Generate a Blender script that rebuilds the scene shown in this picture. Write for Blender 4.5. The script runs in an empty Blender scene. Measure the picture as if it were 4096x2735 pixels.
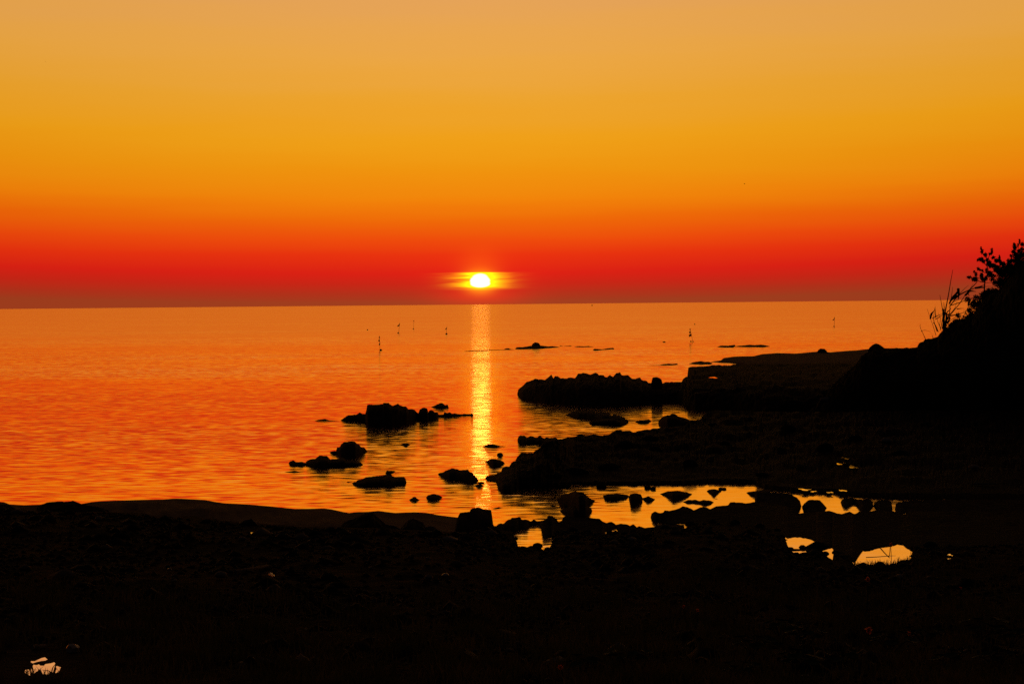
import bpy, math, random
import numpy as np
from mathutils import Vector, Matrix

# ------------------------------------------------------------------ camera
SC = bpy.context.scene
COL = SC.collection
W, H, F = 4096.0, 2735.0, 8530.0          # photograph size and focal length in photograph pixels
EYE = np.array([0.0, 0.0, 5.0])
PITCH, ROLL = math.radians(1.018), math.radians(0.54)
f0 = np.array([0, math.cos(PITCH), -math.sin(PITCH)])
u0 = np.array([0, math.sin(PITCH), math.cos(PITCH)])
r0 = np.array([1.0, 0, 0])
CR = math.cos(ROLL) * r0 - math.sin(ROLL) * u0
CU = math.cos(ROLL) * u0 + math.sin(ROLL) * r0
cam_data = bpy.data.cameras.new('camera')
cam_data.sensor_width = 36.0
cam_data.lens = 36.0 * F / W
cam_data.clip_start = 0.1
cam_data.clip_end = 120000
cam = bpy.data.objects.new('camera', cam_data)
COL.objects.link(cam)
M = Matrix(((CR[0], CU[0], -f0[0], EYE[0]), (CR[1], CU[1], -f0[1], EYE[1]), (CR[2], CU[2], -f0[2], EYE[2]), (0, 0, 0, 1)))
cam.matrix_world = M
SC.camera = cam


def ray(x, y):
    """direction through a pixel of the photograph, scaled so that its forward (Y) part is 1"""
    x = np.asarray(x, float); y = np.asarray(y, float)
    d = f0[None] + ((x - W / 2) / F)[..., None] * CR - ((y - H / 2) / F)[..., None] * CU
    return d / d[..., 1:2]


def at_dist(x, y, D):
    d = ray(np.atleast_1d(x), np.atleast_1d(y))
    return EYE + d * np.atleast_1d(D)[..., None]


def at_z(x, y, z):
    d = ray(np.atleast_1d(x), np.atleast_1d(y))
    t = (np.asarray(z, float) - EYE[2]) / d[..., 2]
    return EYE + d * np.atleast_1d(t)[..., None]


# ------------------------------------------------------------------ view, sky, sun
SC.view_settings.view_transform = 'Standard'
SC.view_settings.look = 'None'
SC.view_settings.exposure = 0.0
SC.view_settings.gamma = 1.0
SC.view_settings.use_curve_mapping = False
SC.cycles.use_denoising = False
SUN_DIR = ray(np.array([1921.0]), np.array([1126.0]))[0]
SUN_DIR = SUN_DIR / np.linalg.norm(SUN_DIR)
AZ_S = math.degrees(math.atan2(SUN_DIR[0], SUN_DIR[1]))
EL_S = math.degrees(math.asin(SUN_DIR[2]))


def lin(c):
    out = []
    for v in c:
        v = v / 255.0
        out.append(v / 12.92 if v <= 0.04045 else ((v + 0.055) / 1.055) ** 2.4)
    return out


class NT:
    """small helper to write node maths"""
    def __init__(self, tree):
        self.t = tree; self.n = tree.nodes; self.l = tree.links

    def put(self, node, i, v):
        if isinstance(v, bpy.types.NodeSocket):
            self.l.new(v, node.inputs[i])
        elif v is not None:
            node.inputs[i].default_value = v

    def m(self, op, a, b=None, c=None, clamp=False):
        n = self.n.new('ShaderNodeMath'); n.operation = op; n.use_clamp = clamp
        for i, v in enumerate((a, b, c)):
            self.put(n, i, v)
        return n.outputs[0]

    def vm(self, op, a, b=None, s=None):
        n = self.n.new('ShaderNodeVectorMath'); n.operation = op
        self.put(n, 0, a); self.put(n, 1, b)
        if s is not None:
            self.put(n, 3, s)
        return n.outputs[0]

    def gauss(self, v, c, w):
        d = self.m('DIVIDE', self.m('SUBTRACT', v, c), w)
        return self.m('EXPONENT', self.m('MULTIPLY', self.m('MULTIPLY', d, d), -1.0))

    def smooth(self, v, lo, hi, a=0.0, b=1.0):
        n = self.n.new('ShaderNodeMapRange'); n.interpolation_type = 'SMOOTHSTEP'
        self.put(n, 0, v)
        for i, x in enumerate((lo, hi, a, b)):
            n.inputs[i + 1].default_value = x
        return n.outputs[0]

    def mixc(self, fac, a, b, mode='MIX'):
        n = self.n.new('ShaderNodeMix'); n.data_type = 'RGBA'; n.blend_type = mode; n.clamp_factor = False
        self.put(n, 0, fac); self.put(n, 6, a); self.put(n, 7, b)
        return n.outputs[2]


world = bpy.data.worlds.new('World')
SC.world = world
world.use_nodes = True
wt = world.node_tree
for n in list(wt.nodes):
    wt.nodes.remove(n)
g = NT(wt)
tc = g.n.new('ShaderNodeTexCoord')
sep = g.n.new('ShaderNodeSeparateXYZ')
nrm = g.vm('NORMALIZE', tc.outputs['Generated'])
g.l.new(nrm, sep.inputs[0])
EL = g.m('DEGREES', g.m('ARCSINE', sep.outputs[2]))
AZ = g.m('SUBTRACT', g.m('DEGREES', g.m('ARCTAN2', sep.outputs[0], sep.outputs[1])), AZ_S)
AAZ = g.m('ABSOLUTE', AZ)
# the band dips towards the sun: away from it the same colour stands a little higher
far_off = g.m('MINIMUM', g.m('MULTIPLY', g.m('MULTIPLY', AZ, AZ), 0.06 / 169.0), 0.5)
hz = g.n.new('ShaderNodeTexNoise'); hz.inputs['Scale'].default_value = 1.0; hz.inputs['Detail'].default_value = 4.0
hzc = g.n.new('ShaderNodeCombineXYZ')
g.l.new(g.m('MULTIPLY', AZ, 0.10), hzc.inputs[0]); g.l.new(g.m('MULTIPLY', EL, 1.6), hzc.inputs[1])
g.l.new(hzc.outputs[0], hz.inputs['Vector'])
thin = g.m('ADD', 1.0, g.m('MULTIPLY', g.m('SUBTRACT', hz.outputs[0], 0.5), 0.14))
ELW = g.m('MULTIPLY', g.m('MULTIPLY', EL, thin), g.m('SUBTRACT', 1.0, far_off))
ELW = g.m('SUBTRACT', ELW, g.m('MINIMUM', g.m('MULTIPLY', g.m('MULTIPLY', AZ, AZ), 0.22 / 169.0), 0.5))      # haze lies thicker away from the sun
P = g.m('POWER', g.m('DIVIDE', g.m('MAXIMUM', ELW, 0.055), 90.0), 0.5)
ramp = g.n.new('ShaderNodeValToRGB')
g.l.new(P, ramp.inputs[0])
ramp.color_ramp.interpolation = 'LINEAR'
SKY = [(0.0, (160, 62, 30)), (.055, (160, 62, 30)), (.12, (165, 58, 29)), (.30, (178, 49, 26)), (.55, (200, 38, 22)), (.83, (219, 33, 20)), (1.3, (232, 50, 15)), (1.7, (238, 74, 12)),
       (2.24, (239, 104, 8)), (2.77, (242, 131, 10)), (3.58, (240, 149, 15)), (4.39, (240, 160, 24)), (5.46, (237, 164, 47)),
       (6.5, (236, 167, 68)), (7.6, (232, 165, 82)), (8.2, (229, 163, 89)), (9.6, (208, 136, 76)), (11.5, (150, 98, 60)), (15, (74, 52, 40)),
       (24, (34, 26, 24)), (45, (17, 15, 18)), (90, (12, 12, 16))]
els = ramp.color_ramp.elements
while len(els) > 1:
    els.remove(els[-1])
for i, (e, c) in enumerate(SKY):
    p = math.sqrt(e / 90.0)
    el = els[0] if i == 0 else els.new(p)
    el.position = p
    el.color = (*lin(c), 1)
base = ramp.outputs[0]
# edges of the view slightly dimmer; the sky opposite the sun is dark dusk
side = g.m('ADD', 0.90, g.m('MULTIPLY', 0.10, g.gauss(AZ, 0.0, 11.0)))
base = g.mixc(1.0, base, g.n.new('ShaderNodeCombineColor').outputs[0], 'MULTIPLY')
mulnode = base.node
comb = [n for n in g.n if n.bl_idname == 'ShaderNodeCombineColor'][0]
for i in range(3):
    g.l.new(side, comb.inputs[i])
dusk = g.n.new('ShaderNodeRGB'); dusk.outputs[0].default_value = (0.003, 0.003, 0.005, 1)
back = g.smooth(AAZ, 22.0, 75.0)
lowband = g.smooth(EL, 25.0, 60.0, 1.0, 0.0)
sky = g.mixc(g.m('MULTIPLY', back, lowband), base, dusk.outputs[0])


def add_glow(sky, fac, colour):
    c = g.n.new('ShaderNodeRGB'); c.outputs[0].default_value = (*colour, 1)
    return g.mixc(fac, sky, c.outputs[0], 'ADD')


# thin horizontal streaks of cloud that break the glow up
nz = g.n.new('ShaderNodeTexNoise'); nz.inputs['Scale'].default_value = 1.0; nz.inputs['Detail'].default_value = 3.0
cx = g.n.new('ShaderNodeCombineXYZ')
g.l.new(g.m('MULTIPLY', AZ, 0.75), cx.inputs[0]); g.l.new(g.m('MULTIPLY', EL, 13.0), cx.inputs[1])
g.l.new(cx.outputs[0], nz.inputs['Vector'])
streak = g.smooth(nz.outputs[0], 0.30, 0.62, 0.25, 1.25)
rx = g.m('DIVIDE', AZ, 1.0); ry = g.m('SUBTRACT', EL, 0.60)
# wide red glow
sky = add_glow(sky, g.m('MULTIPLY', g.gauss(AZ, 0.0, 1.7), g.gauss(EL, 0.55, 0.70)), (0.10, -0.012, -0.006))
sky = add_glow(sky, g.m('MULTIPLY', g.gauss(AZ, 0.0, 0.55), g.gauss(EL, 1.0, 0.45)), (0.10, 0.04, 0.0))
sky = add_glow(sky, g.m('MULTIPLY', g.gauss(AZ, 0.0, 1.1), g.gauss(EL, 0.22, 0.26)), (0.26, -0.028, -0.006))
# yellow streaks, sharp above and below
band = g.m('MULTIPLY', g.smooth(EL, 0.36, 0.50), g.smooth(EL, 0.835, 0.875, 1.0, 0.0))
spread = g.m('EXPONENT', g.m('MULTIPLY', g.m('POWER', g.m('DIVIDE', AAZ, 0.45), 1.5), -1.0))
sky = add_glow(sky, g.m('MULTIPLY', g.m('MULTIPLY', band, spread), streak), (1.9, 1.5, 0.0))
rad = g.m('SQRT', g.m('ADD', g.m('MULTIPLY', AZ, AZ), g.m('MULTIPLY', g.m('MULTIPLY', ry, ry), 2.2)))
sky = add_glow(sky, g.gauss(rad, 0.0, 0.36), (0.9, 0.55, 0.0))
# the sun's flattened disc, its lower limb dimmed by the haze
dv = g.m('SUBTRACT', EL, 0.588)
up = g.m('DIVIDE', g.m('MAXIMUM', dv, 0.0), 0.245)
dn = g.m('DIVIDE', g.m('MINIMUM', dv, 0.0), 0.135)
hx = g.m('DIVIDE', AZ, 0.272)
edge = g.m('SUBTRACT', nz.outputs[0], 0.5)
rr = g.m('SQRT', g.m('ADD', g.m('MULTIPLY', hx, hx), g.m('ADD', g.m('MULTIPLY', up, up), g.m('POWER', g.m('ABSOLUTE', dn), 3.0))))
disc = g.smooth(g.m('ADD', rr, g.m('MULTIPLY', edge, 0.25)), 0.88, 1.06, 1.0, 0.0)
sky = add_glow(sky, disc, (0.25, 0.35, 1.0))
# a little dusk light from a real sky model for the zenith and the land side
nish = g.n.new('ShaderNodeTexSky'); nish.sky_type = 'NISHITA'; nish.sun_disc = False
nish.sun_elevation = math.radians(max(EL_S, 0.0)); nish.sun_rotation = math.radians(AZ_S)
nfac = g.m('MULTIPLY', g.smooth(EL, 10.0, 40.0), 0.002)
sky = g.mixc(nfac, sky, nish.outputs[0], 'ADD')
bg = g.n.new('ShaderNodeBackground'); g.l.new(sky, bg.inputs[0]); bg.inputs[1].default_value = 1.0
wo = g.n.new('ShaderNodeOutputWorld'); g.l.new(bg.outputs[0], wo.inputs[0])

sun_data = bpy.data.lights.new('sun', 'SUN')
sun_data.energy = 0.0006
sun_data.angle = math.radians(0.5)
sun_data.color = (1.0, 0.40, 0.0)
sun = bpy.data.objects.new('sun', sun_data)
COL.objects.link(sun)
sun.rotation_euler = Vector(SUN_DIR).to_track_quat('Z', 'Y').to_euler()
sun.location = (0, 0, 60)

# ------------------------------------------------------------------ noise


def _hash(ix, iy, iz, seed):
    h = (ix.astype(np.int64) * 374761393 + iy.astype(np.int64) * 668265263 + iz.astype(np.int64) * 2147483647 + seed * 974711) & 0x7fffffff
    h = ((h ^ (h >> 13)) * 1274126177) & 0x7fffffff
    h = (h ^ (h >> 16)) & 0xffff
    return h / 65535.0


def vnoise(p, seed=0):
    p = np.asarray(p, float)
    i = np.floor(p); fr = p - i
    fr = fr * fr * (3 - 2 * fr)
    i = i.astype(np.int64)
    r = 0
    for dx in (0, 1):
        for dy in (0, 1):
            for dz in (0, 1):
                w = (fr[..., 0] if dx else 1 - fr[..., 0]) * (fr[..., 1] if dy else 1 - fr[..., 1]) * (fr[..., 2] if dz else 1 - fr[..., 2])
                r = r + w * _hash(i[..., 0] + dx, i[..., 1] + dy, i[..., 2] + dz, seed)
    return r * 2 - 1


def fbm(p, oct=4, seed=0, gain=0.55):
    p = np.asarray(p, float)
    a, s, tot = 1.0, 0.0, 0.0
    for o in range(oct):
        s = s + a * vnoise(p * (2.03 ** o) + 17.3 * o, seed + o); tot += a; a *= gain
    return s / tot


def fbm1(x, oct=4, seed=0):
    x = np.asarray(x, float)
    return fbm(np.stack([x, np.full_like(x, 0.37 + seed), np.full_like(x, 0.71)], -1), oct, seed)


# ------------------------------------------------------------------ materials


def new_mat(name):
    m = bpy.data.materials.new(name); m.use_nodes = True
    t = m.node_tree
    b = [n for n in t.nodes if n.bl_idname == 'ShaderNodeBsdfPrincipled'][0]
    return m, NT(t), b


def rough_mat(name, c1, c2, scale=6.0, rough=0.85, spec=0.25, bump=0.35, bscale=None):
    m, q, b = new_mat(name)
    geo = q.n.new('ShaderNodeNewGeometry')
    a = q.n.new('ShaderNodeTexNoise'); a.inputs['Scale'].default_value = scale; a.inputs['Detail'].default_value = 8.0
    a.inputs['Roughness'].default_value = 0.65
    q.l.new(geo.outputs['Position'], a.inputs['Vector'])
    f = q.smooth(a.outputs[0], 0.32, 0.68)
    q.l.new(q.mixc(f, (*c1, 1), (*c2, 1)), b.inputs['Base Color'])
    b.inputs['Roughness'].default_value = rough
    b.inputs['Specular IOR Level'].default_value = spec * (0.12 if rough > 0.5 else 1.0)
    bn = q.n.new('ShaderNodeTexNoise'); bn.inputs['Scale'].default_value = bscale or scale * 3; bn.inputs['Detail'].default_value = 6.0
    q.l.new(geo.outputs['Position'], bn.inputs['Vector'])
    bp = q.n.new('ShaderNodeBump'); bp.inputs['Strength'].default_value = bump; bp.inputs['Distance'].default_value = 0.06
    q.l.new(bn.outputs[0], bp.inputs['Height']); q.l.new(bp.outputs[0], b.inputs['Normal'])
    return m


def water_mat(name, amp, tint, calm=False):
    m, q, b = new_mat(name)
    geo = q.n.new('ShaderNodeNewGeometry')
    out = [n for n in q.n if n.bl_idname == 'ShaderNodeOutputMaterial'][0]
    q.n.remove(b)
    b = q.n.new('ShaderNodeBsdfAnisotropic'); b.distribution = 'MULTI_GGX'      # seen this low, the water is all mirror
    b.inputs['Color'].default_value = (*tint, 1)
    b.inputs['Roughness'].default_value = 0.05
    q.l.new(b.outputs[0], out.inputs[0])
    pos = geo.outputs['Position']
    sp = q.n.new('ShaderNodeSeparateXYZ'); q.l.new(pos, sp.inputs[0])

    def octave(sx, sy, a, det, off):
        v = q.vm('MULTIPLY', pos, (sx, sy, 1.0)); v = q.vm('ADD', v, (off, off * 1.7, off * 0.3))
        nn = q.n.new('ShaderNodeTexNoise'); nn.inputs['Scale'].default_value = 1.0; nn.inputs['Detail'].default_value = det
        q.l.new(v, nn.inputs['Vector'])
        return q.vm('SCALE', q.vm('SUBTRACT', nn.outputs[1], (0.5, 0.5, 0.5)), None, a)
    s = q.vm('ADD', octave(0.10, 0.30, 0.025, 1.0, 3.0), octave(0.7, 2.3, 0.10, 2.0, 11.0))
    # beyond a few hundred metres the ripples are finer than the eye can part: they become gloss
    far = q.smooth(sp.outputs[1], 70.0, 420.0)
    if not calm:
        q.l.new(q.m('ADD', 0.075, q.m('MULTIPLY', far, 0.065)), b.inputs['Roughness'])
    s = q.vm('ADD', s, q.vm('SCALE', octave(1.6, 6.0, 0.22, 2.0, 29.0), None, q.m('SUBTRACT', 1.0, q.m('MULTIPLY', far, 0.7))))
    if calm:
        k = amp; tilt = 0.0
    else:
        # patches of ruffled and smooth water, calmer in the lee of the reefs close to the shore
        pn = q.n.new('ShaderNodeTexNoise'); pn.inputs['Scale'].default_value = 1.0; pn.inputs['Detail'].default_value = 2.0
        q.l.new(q.vm('MULTIPLY', pos, (0.010, 0.022, 1.0)), pn.inputs['Vector'])
        patch = q.smooth(pn.outputs[0], 0.38, 0.62, 0.55, 1.35)
        lee = q.smooth(sp.outputs[1], 46.0, 62.0, 0.8, 1.0)
        leex = q.m('ADD', sp.outputs[0], q.m('MULTIPLY', sp.outputs[1], -0.02))
        lee2 = q.smooth(leex, 0.0, 4.0, 0.0, 1.0)
        near = q.smooth(sp.outputs[1], 58.0, 130.0, 0.22, 1.0)
        kk = q.m('ADD', q.m('MULTIPLY', q.m('MULTIPLY', lee2, near), 1.0), q.m('MULTIPLY', q.m('SUBTRACT', 1.0, lee2), lee))
        rough_near = q.smooth(sp.outputs[1], 50.0, 200.0, 0.58, 1.1)
        k = q.m('MULTIPLY', q.m('MULTIPLY', q.m('MULTIPLY', kk, patch), rough_near), amp)
        # the swell: far out the faces turned to the land show, inshore the long backs of the waves
        t1 = q.smooth(sp.outputs[1], 40.0, 190.0, 0.022, -0.006); t2 = q.smooth(sp.outputs[1], 40.0, 190.0, 0.006, -0.006)
        tilt = q.m('ADD', q.m('MULTIPLY', lee2, t2), q.m('MULTIPLY', q.m('SUBTRACT', 1.0, lee2), t1))
    s = q.vm('SCALE', s, None, k)
    s = q.vm('MULTIPLY', s, (0.75, 1.0, 0.0))
    # the wavelets run shorewards: their steeper faces look to the land
    cb = q.n.new('ShaderNodeCombineXYZ')
    q.put(cb, 1, tilt); cb.inputs[2].default_value = 1.0
    q.l.new(q.vm('NORMALIZE', q.vm('ADD', s, cb.outputs[0])), b.inputs['Normal'])
    return m


MAT_WATER = water_mat('sea_water', 1.0, (1.0, 0.76, 0.66))
MAT_POOL = water_mat('still_water', 0.12, (1.0, 0.88, 0.95), True)
MAT_ROCK = rough_mat('wet_rock', (0.018, 0.014, 0.012), (0.045, 0.036, 0.030), 3.0)
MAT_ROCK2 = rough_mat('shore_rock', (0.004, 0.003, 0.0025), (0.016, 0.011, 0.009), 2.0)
MAT_SAND = rough_mat('sand', (0.12, 0.08, 0.055), (0.18, 0.12, 0.085), 1.6, 0.9, 0.2, 0.25, 9.0)
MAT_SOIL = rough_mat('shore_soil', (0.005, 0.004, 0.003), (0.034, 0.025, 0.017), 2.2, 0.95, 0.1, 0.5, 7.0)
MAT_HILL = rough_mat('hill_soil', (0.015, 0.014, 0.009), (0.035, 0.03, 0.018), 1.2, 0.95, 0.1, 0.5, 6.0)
MAT_LEAF = rough_mat('shrub_leaf', (0.018, 0.030, 0.010), (0.05, 0.07, 0.022), 5.0, 0.6, 0.3, 0.0)
MAT_REED = rough_mat('reed_leaf', (0.05, 0.06, 0.02), (0.10, 0.085, 0.035), 4.0, 0.7, 0.3, 0.0)
MAT_BARK = rough_mat('bark', (0.03, 0.022, 0.015), (0.07, 0.05, 0.035), 9.0, 0.9, 0.1, 0.4)
def leafy(m, share):
    t = m.node_tree; q = NT(t)
    b = [n for n in t.nodes if n.bl_idname == 'ShaderNodeBsdfPrincipled'][0]
    out = [n for n in t.nodes if n.bl_idname == 'ShaderNodeOutputMaterial'][0]
    tr = q.n.new('ShaderNodeBsdfTranslucent'); mx = q.n.new('ShaderNodeMixShader'); mx.inputs[0].default_value = share
    q.l.new(b.inputs['Base Color'].links[0].from_socket, tr.inputs[0])
    q.l.new(b.outputs[0], mx.inputs[1]); q.l.new(tr.outputs[0], mx.inputs[2]); q.l.new(mx.outputs[0], out.inputs[0])
    return m


MAT_GRASS = rough_mat('grass_blade', (0.03, 0.045, 0.012), (0.11, 0.09, 0.04), 1.3, 0.8, 0.15, 0.0)
MAT_PALE = rough_mat('pale_stone', (0.14, 0.12, 0.10), (0.24, 0.20, 0.17), 12.0, 0.7, 0.3, 0.2)
MAT_WOOD = rough_mat('bleached_wood', (0.14, 0.11, 0.08), (0.26, 0.21, 0.15), 9.0, 0.8, 0.2, 0.3)
MAT_WET = rough_mat('wet_pale_litter', (0.30, 0.25, 0.20), (0.45, 0.38, 0.30), 12.0, 0.28, 0.9, 0.15)
MAT_POLE = rough_mat('bamboo_pole', (0.22, 0.16, 0.09), (0.34, 0.26, 0.15), 20.0, 0.6, 0.3, 0.0)
MAT_FLAGR = rough_mat('red_cloth', (0.42, 0.02, 0.02), (0.55, 0.03, 0.03), 9.0, 0.8, 0.1, 0.1)
MAT_FLAGB = rough_mat('black_cloth', (0.02, 0.018, 0.02), (0.035, 0.03, 0.03), 9.0, 0.8, 0.1, 0.1)
MAT_FLOAT = rough_mat('float_plastic', (0.10, 0.03, 0.015), (0.16, 0.05, 0.02), 15.0, 0.5, 0.4, 0.0)
MAT_BIRD = rough_mat('dark_feather', (0.03, 0.025, 0.025), (0.06, 0.05, 0.05), 30.0, 0.8, 0.1, 0.0)
MAT_HEAD = rough_mat('dry_seed_head', (0.70, 0.20, 0.06), (0.85, 0.32, 0.10), 20.0, 0.8, 0.1, 0.0)

for m_, f_ in ((MAT_GRASS, .45), (MAT_LEAF, .25), (MAT_REED, .25), (MAT_HEAD, .65)):
    leafy(m_, f_)

# ------------------------------------------------------------------ mesh helpers


def mesh_obj(name, verts, faces, mat, parent=None, smooth=False):
    me = bpy.data.meshes.new(name)
    verts = np.asarray(verts, float)
    if parent is not None:                 # parts are modelled round their thing's base
        verts = verts - np.array(parent.location)
    verts = verts.astype(np.float32)
    if isinstance(faces, np.ndarray):
        nf, k = faces.shape
        me.vertices.add(len(verts)); me.vertices.foreach_set('co', verts.ravel())
        me.loops.add(nf * k); me.loops.foreach_set('vertex_index', faces.astype(np.int32).ravel())
        me.polygons.add(nf); me.polygons.foreach_set('loop_start', np.arange(0, nf * k, k, dtype=np.int32))
        me.update(calc_edges=True)
    else:
        me.from_pydata([tuple(map(float, v)) for v in verts], [], faces); me.update()
    me.validate()
    if smooth:
        me.polygons.foreach_set('use_smooth', np.ones(len(me.polygons), bool))
    me.materials.append(mat)
    o = bpy.data.objects.new(name, me)
    COL.objects.link(o)
    if parent is not None:
        o.parent = parent
    return o


def tag(o, label=None, cat=None, group=None, kind=None):
    if label: o['label'] = label
    if cat: o['category'] = cat
    if group: o['group'] = group
    if kind: o['kind'] = kind
    return o


def empty(name, loc):
    o = bpy.data.objects.new(name, None); COL.objects.link(o)
    o.location = tuple(map(float, loc)); o.empty_display_size = 0.2
    bpy.context.view_layer.update()
    return o


def grid_faces(nr, nc, wrap=False):
    r, c = np.meshgrid(np.arange(nr - 1), np.arange(nc if wrap else nc - 1), indexing='ij')
    c2 = (c + 1) % nc
    a = r * nc + c; b = r * nc + c2
    return np.stack([a, b, b + nc, a + nc], -1).reshape(-1, 4)


def tubes(paths, sides=5):
    """paths: list of (points Nx3, radii N); one mesh's vertices and faces"""
    V, Fc, n0 = [], [], 0
    for pts, rad in paths:
        pts = np.asarray(pts, float); rad = np.broadcast_to(np.asarray(rad, float), (len(pts),))
        tg = np.gradient(pts, axis=0); tg /= np.linalg.norm(tg, axis=1, keepdims=True) + 1e-9
        ref = np.array([0.0, 1, 0.02]) if abs(tg[0, 1]) < 0.8 else np.array([1.0, 0, 0])
        a = np.cross(tg, ref); a /= np.linalg.norm(a, axis=1, keepdims=True) + 1e-9
        b = np.cross(tg, a)
        th = np.arange(sides) * 2 * math.pi / sides
        ring = pts[:, None] + rad[:, None, None] * (np.cos(th)[None, :, None] * a[:, None] + np.sin(th)[None, :, None] * b[:, None])
        V.append(ring.reshape(-1, 3))
        Fc += [tuple(int(i) + n0 for i in q) for q in grid_faces(len(pts), sides, True)]
        Fc.append(tuple(n0 + i for i in range(sides))); Fc.append(tuple(n0 + (len(pts) - 1) * sides + i for i in range(sides))[::-1])
        n0 += len(pts) * sides
    return np.concatenate(V), Fc


def smooth_path(pts, n=10):
    pts = np.asarray(pts, float)
    if len(pts) == 2:
        return pts[0] + (pts[1] - pts[0]) * np.linspace(0, 1, n)[:, None]
    s = np.concatenate([[0], np.cumsum(np.linalg.norm(np.diff(pts, axis=0), axis=1))])
    t = np.linspace(0, s[-1], n)
    P0 = np.stack([np.interp(t, s, pts[:, k]) for k in range(pts.shape[1])], -1)
    for _ in range(2):
        P0[1:-1] = 0.25 * P0[:-2] + 0.5 * P0[1:-1] + 0.25 * P0[2:]
    return P0


def C(x0, y0, s, pts):
    """points read off an enlarged crop of the photograph, back in photograph pixels"""
    return [(x0 + a / s, y0 + b / s) for a, b in pts]


# ------------------------------------------------------------------ rocks and land built from measured outlines
SEED = [0]


def loft(name, top, bot, depth, label=None, cat=None, mat=None, kind=None, group=None, dfront=None, jag=3.0, step=4.0,
         rows=9, rough=0.16, zmin=0.35, back=None, clip=True, sm=False, jfreq=0.06, slope=None, bjag=0.0):
    SEED[0] += 7
    sd = SEED[0]
    top = np.array(sorted(top), float); bot = np.array(sorted(bot), float)
    xa = max(top[0, 0], bot[0, 0]); xb = min(top[-1, 0], bot[-1, 0])
    n = max(18, int((xb - xa) / step))
    x = np.linspace(xa, xb, n)
    yt = np.interp(x, top[:, 0], top[:, 1]); yb = np.interp(x, bot[:, 0], bot[:, 1])
    if bjag:
        yb = yb + fbm1(x * 0.09 + 9, 3, sd + 5) * bjag * 1.6 * np.minimum(1, (yb - yt) / 12.0)
    e = np.maximum(yb - yt, 0.3)
    j = fbm1(x * jfreq, 4, sd) * jag * np.minimum(1.0, e / 14.0)
    kn = np.abs(fbm1(x * jfreq * 0.8 + 50, 3, sd + 3)) * 2.2 - 0.5       # knobs and notches
    yt = np.minimum(yt - j * 0.9 - kn * jag * 0.9 * np.minimum(1.0, e / 14.0), yb - 0.5)
    if dfront is None:
        pb = at_z(x, yb, np.zeros(n)); Db = pb[:, 1]
    else:
        Db = np.interp(x, *np.array(sorted(dfront), float).T) if not np.isscalar(dfront) else np.full(n, float(dfront))
    e = np.maximum(yb - yt, 0.3)
    rt = ray(x, yt); rb = ray(x, yb)
    sl_t = rt[:, 2]
    Dc = Db + depth * (e / e.max()) ** 0.75
    low = sl_t < -1e-4
    if dfront is None:
        need = zmin * e * Db / F
        lim = np.where(low, (EYE[2] - need) / np.maximum(-sl_t, 1e-6), 1e9)
        Dc = np.minimum(Dc, lim)
        Dc = np.maximum(Dc, Db + 0.01)
    gentle = np.zeros(n)
    if slope is not None:                  # gently shelving rock: rises from the water at this slope
        sl = np.interp(x, *np.array(sorted(slope), float).T)
        Dg = (EYE[2] + sl * Db) / (sl - sl_t)
        gentle = np.clip((0.3 - sl) / 0.15, 0, 1)
        Dc = Dc * (1 - gentle) + np.maximum(Dg, Db + .01) * gentle
    zc = EYE[2] + sl_t * Dc
    prof_s = np.array([0, 0.0, .03, .08, .16, .30, .5, .75, 1.0]); prof_t = np.array([-.3, 0, .30, .52, .68, .80, .90, .96, 1.0])
    u = np.linspace(0, 1, rows)
    S = np.interp(u, np.linspace(0, 1, 9), prof_s); T = np.interp(u, np.linspace(0, 1, 9), prof_t)
    bk = (0.35 * np.maximum(zc, 0.05) + 0.25 * (Dc - Db) + 0.05) if back is None else np.full(n, back) * np.minimum(1, e / 10 + .1)
    ax_t = rt[:, 0]; ax_b = rb[:, 0]
    V = np.zeros((rows + 3, n, 3))
    for k in range(rows):
        tk = max(k - 1, 0) / (rows - 2.0)
        Sk = S[k] * (1 - gentle) + (0 if T[k] < 0 else tk) * gentle
        Tk = T[k] * (1 - gentle) + tk * gentle
        D = Db + (Dc - Db) * Sk
        z = np.full(n, -0.35) if T[k] < 0 else zc * Tk
        V[k, :, 0] = (ax_b + (ax_t - ax_b) * Sk) * D; V[k, :, 1] = D; V[k, :, 2] = z
    for k, (a, b) in enumerate(((.25, .82), (.75, .35), (1.0, 0.0))):
        D = Dc + bk * a
        V[rows + k, :, 0] = ax_t * D; V[rows + k, :, 1] = D; V[rows + k, :, 2] = zc * b if k < 2 else -0.35
    # broken surface
    q = V * np.array([1.0, 1.0, 2.0])
    hz = np.maximum(zc, 0.05)[None]
    nz1 = fbm(q * 1.3, 4, sd + 1); nz2 = np.abs(fbm(q * 3.1, 3, sd + 2))
    amp = np.ones(rows + 3)[:, None] * rough * np.minimum(hz, 0.9)
    amp = amp * np.concatenate([[0.2, 0.35], np.ones(rows - 3), [0.0], [0.4, 0.8, 0.2]])[:, None]
    low_ = np.clip(V[..., 2] / 0.35, 0, 1)                  # a gentle shelf keeps its waterline
    amp = amp * (1 - gentle[None] * (1 - low_))
    V[..., 2] += amp * (nz1 - 0.7 * nz2)
    V[..., 1] += 1.2 * amp * nz2 * np.concatenate([[.2, .3], np.ones(rows - 3), [0.0], [0, 0, 0]])[:, None]
    if clip:
        ln = EYE[2] + sl_t[None] * V[..., 1] - 0.004 * V[..., 1] / 40.0
        V[:rows - 1, :, 2] = np.minimum(V[:rows - 1, :, 2], ln[:rows - 1])
        V[rows:, :, 2] = np.minimum(V[rows:, :, 2], ln[rows:])
    verts = V.reshape(-1, 3)
    faces = [tuple(map(int, q_)) for q_ in grid_faces(rows + 3, n)]
    R = rows + 3
    faces.append(tuple(i * n for i in range(R))[::-1]); faces.append(tuple(i * n + n - 1 for i in range(R)))
    base_pt = verts.mean(0).copy(); base_pt[2] = 0.0
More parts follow.
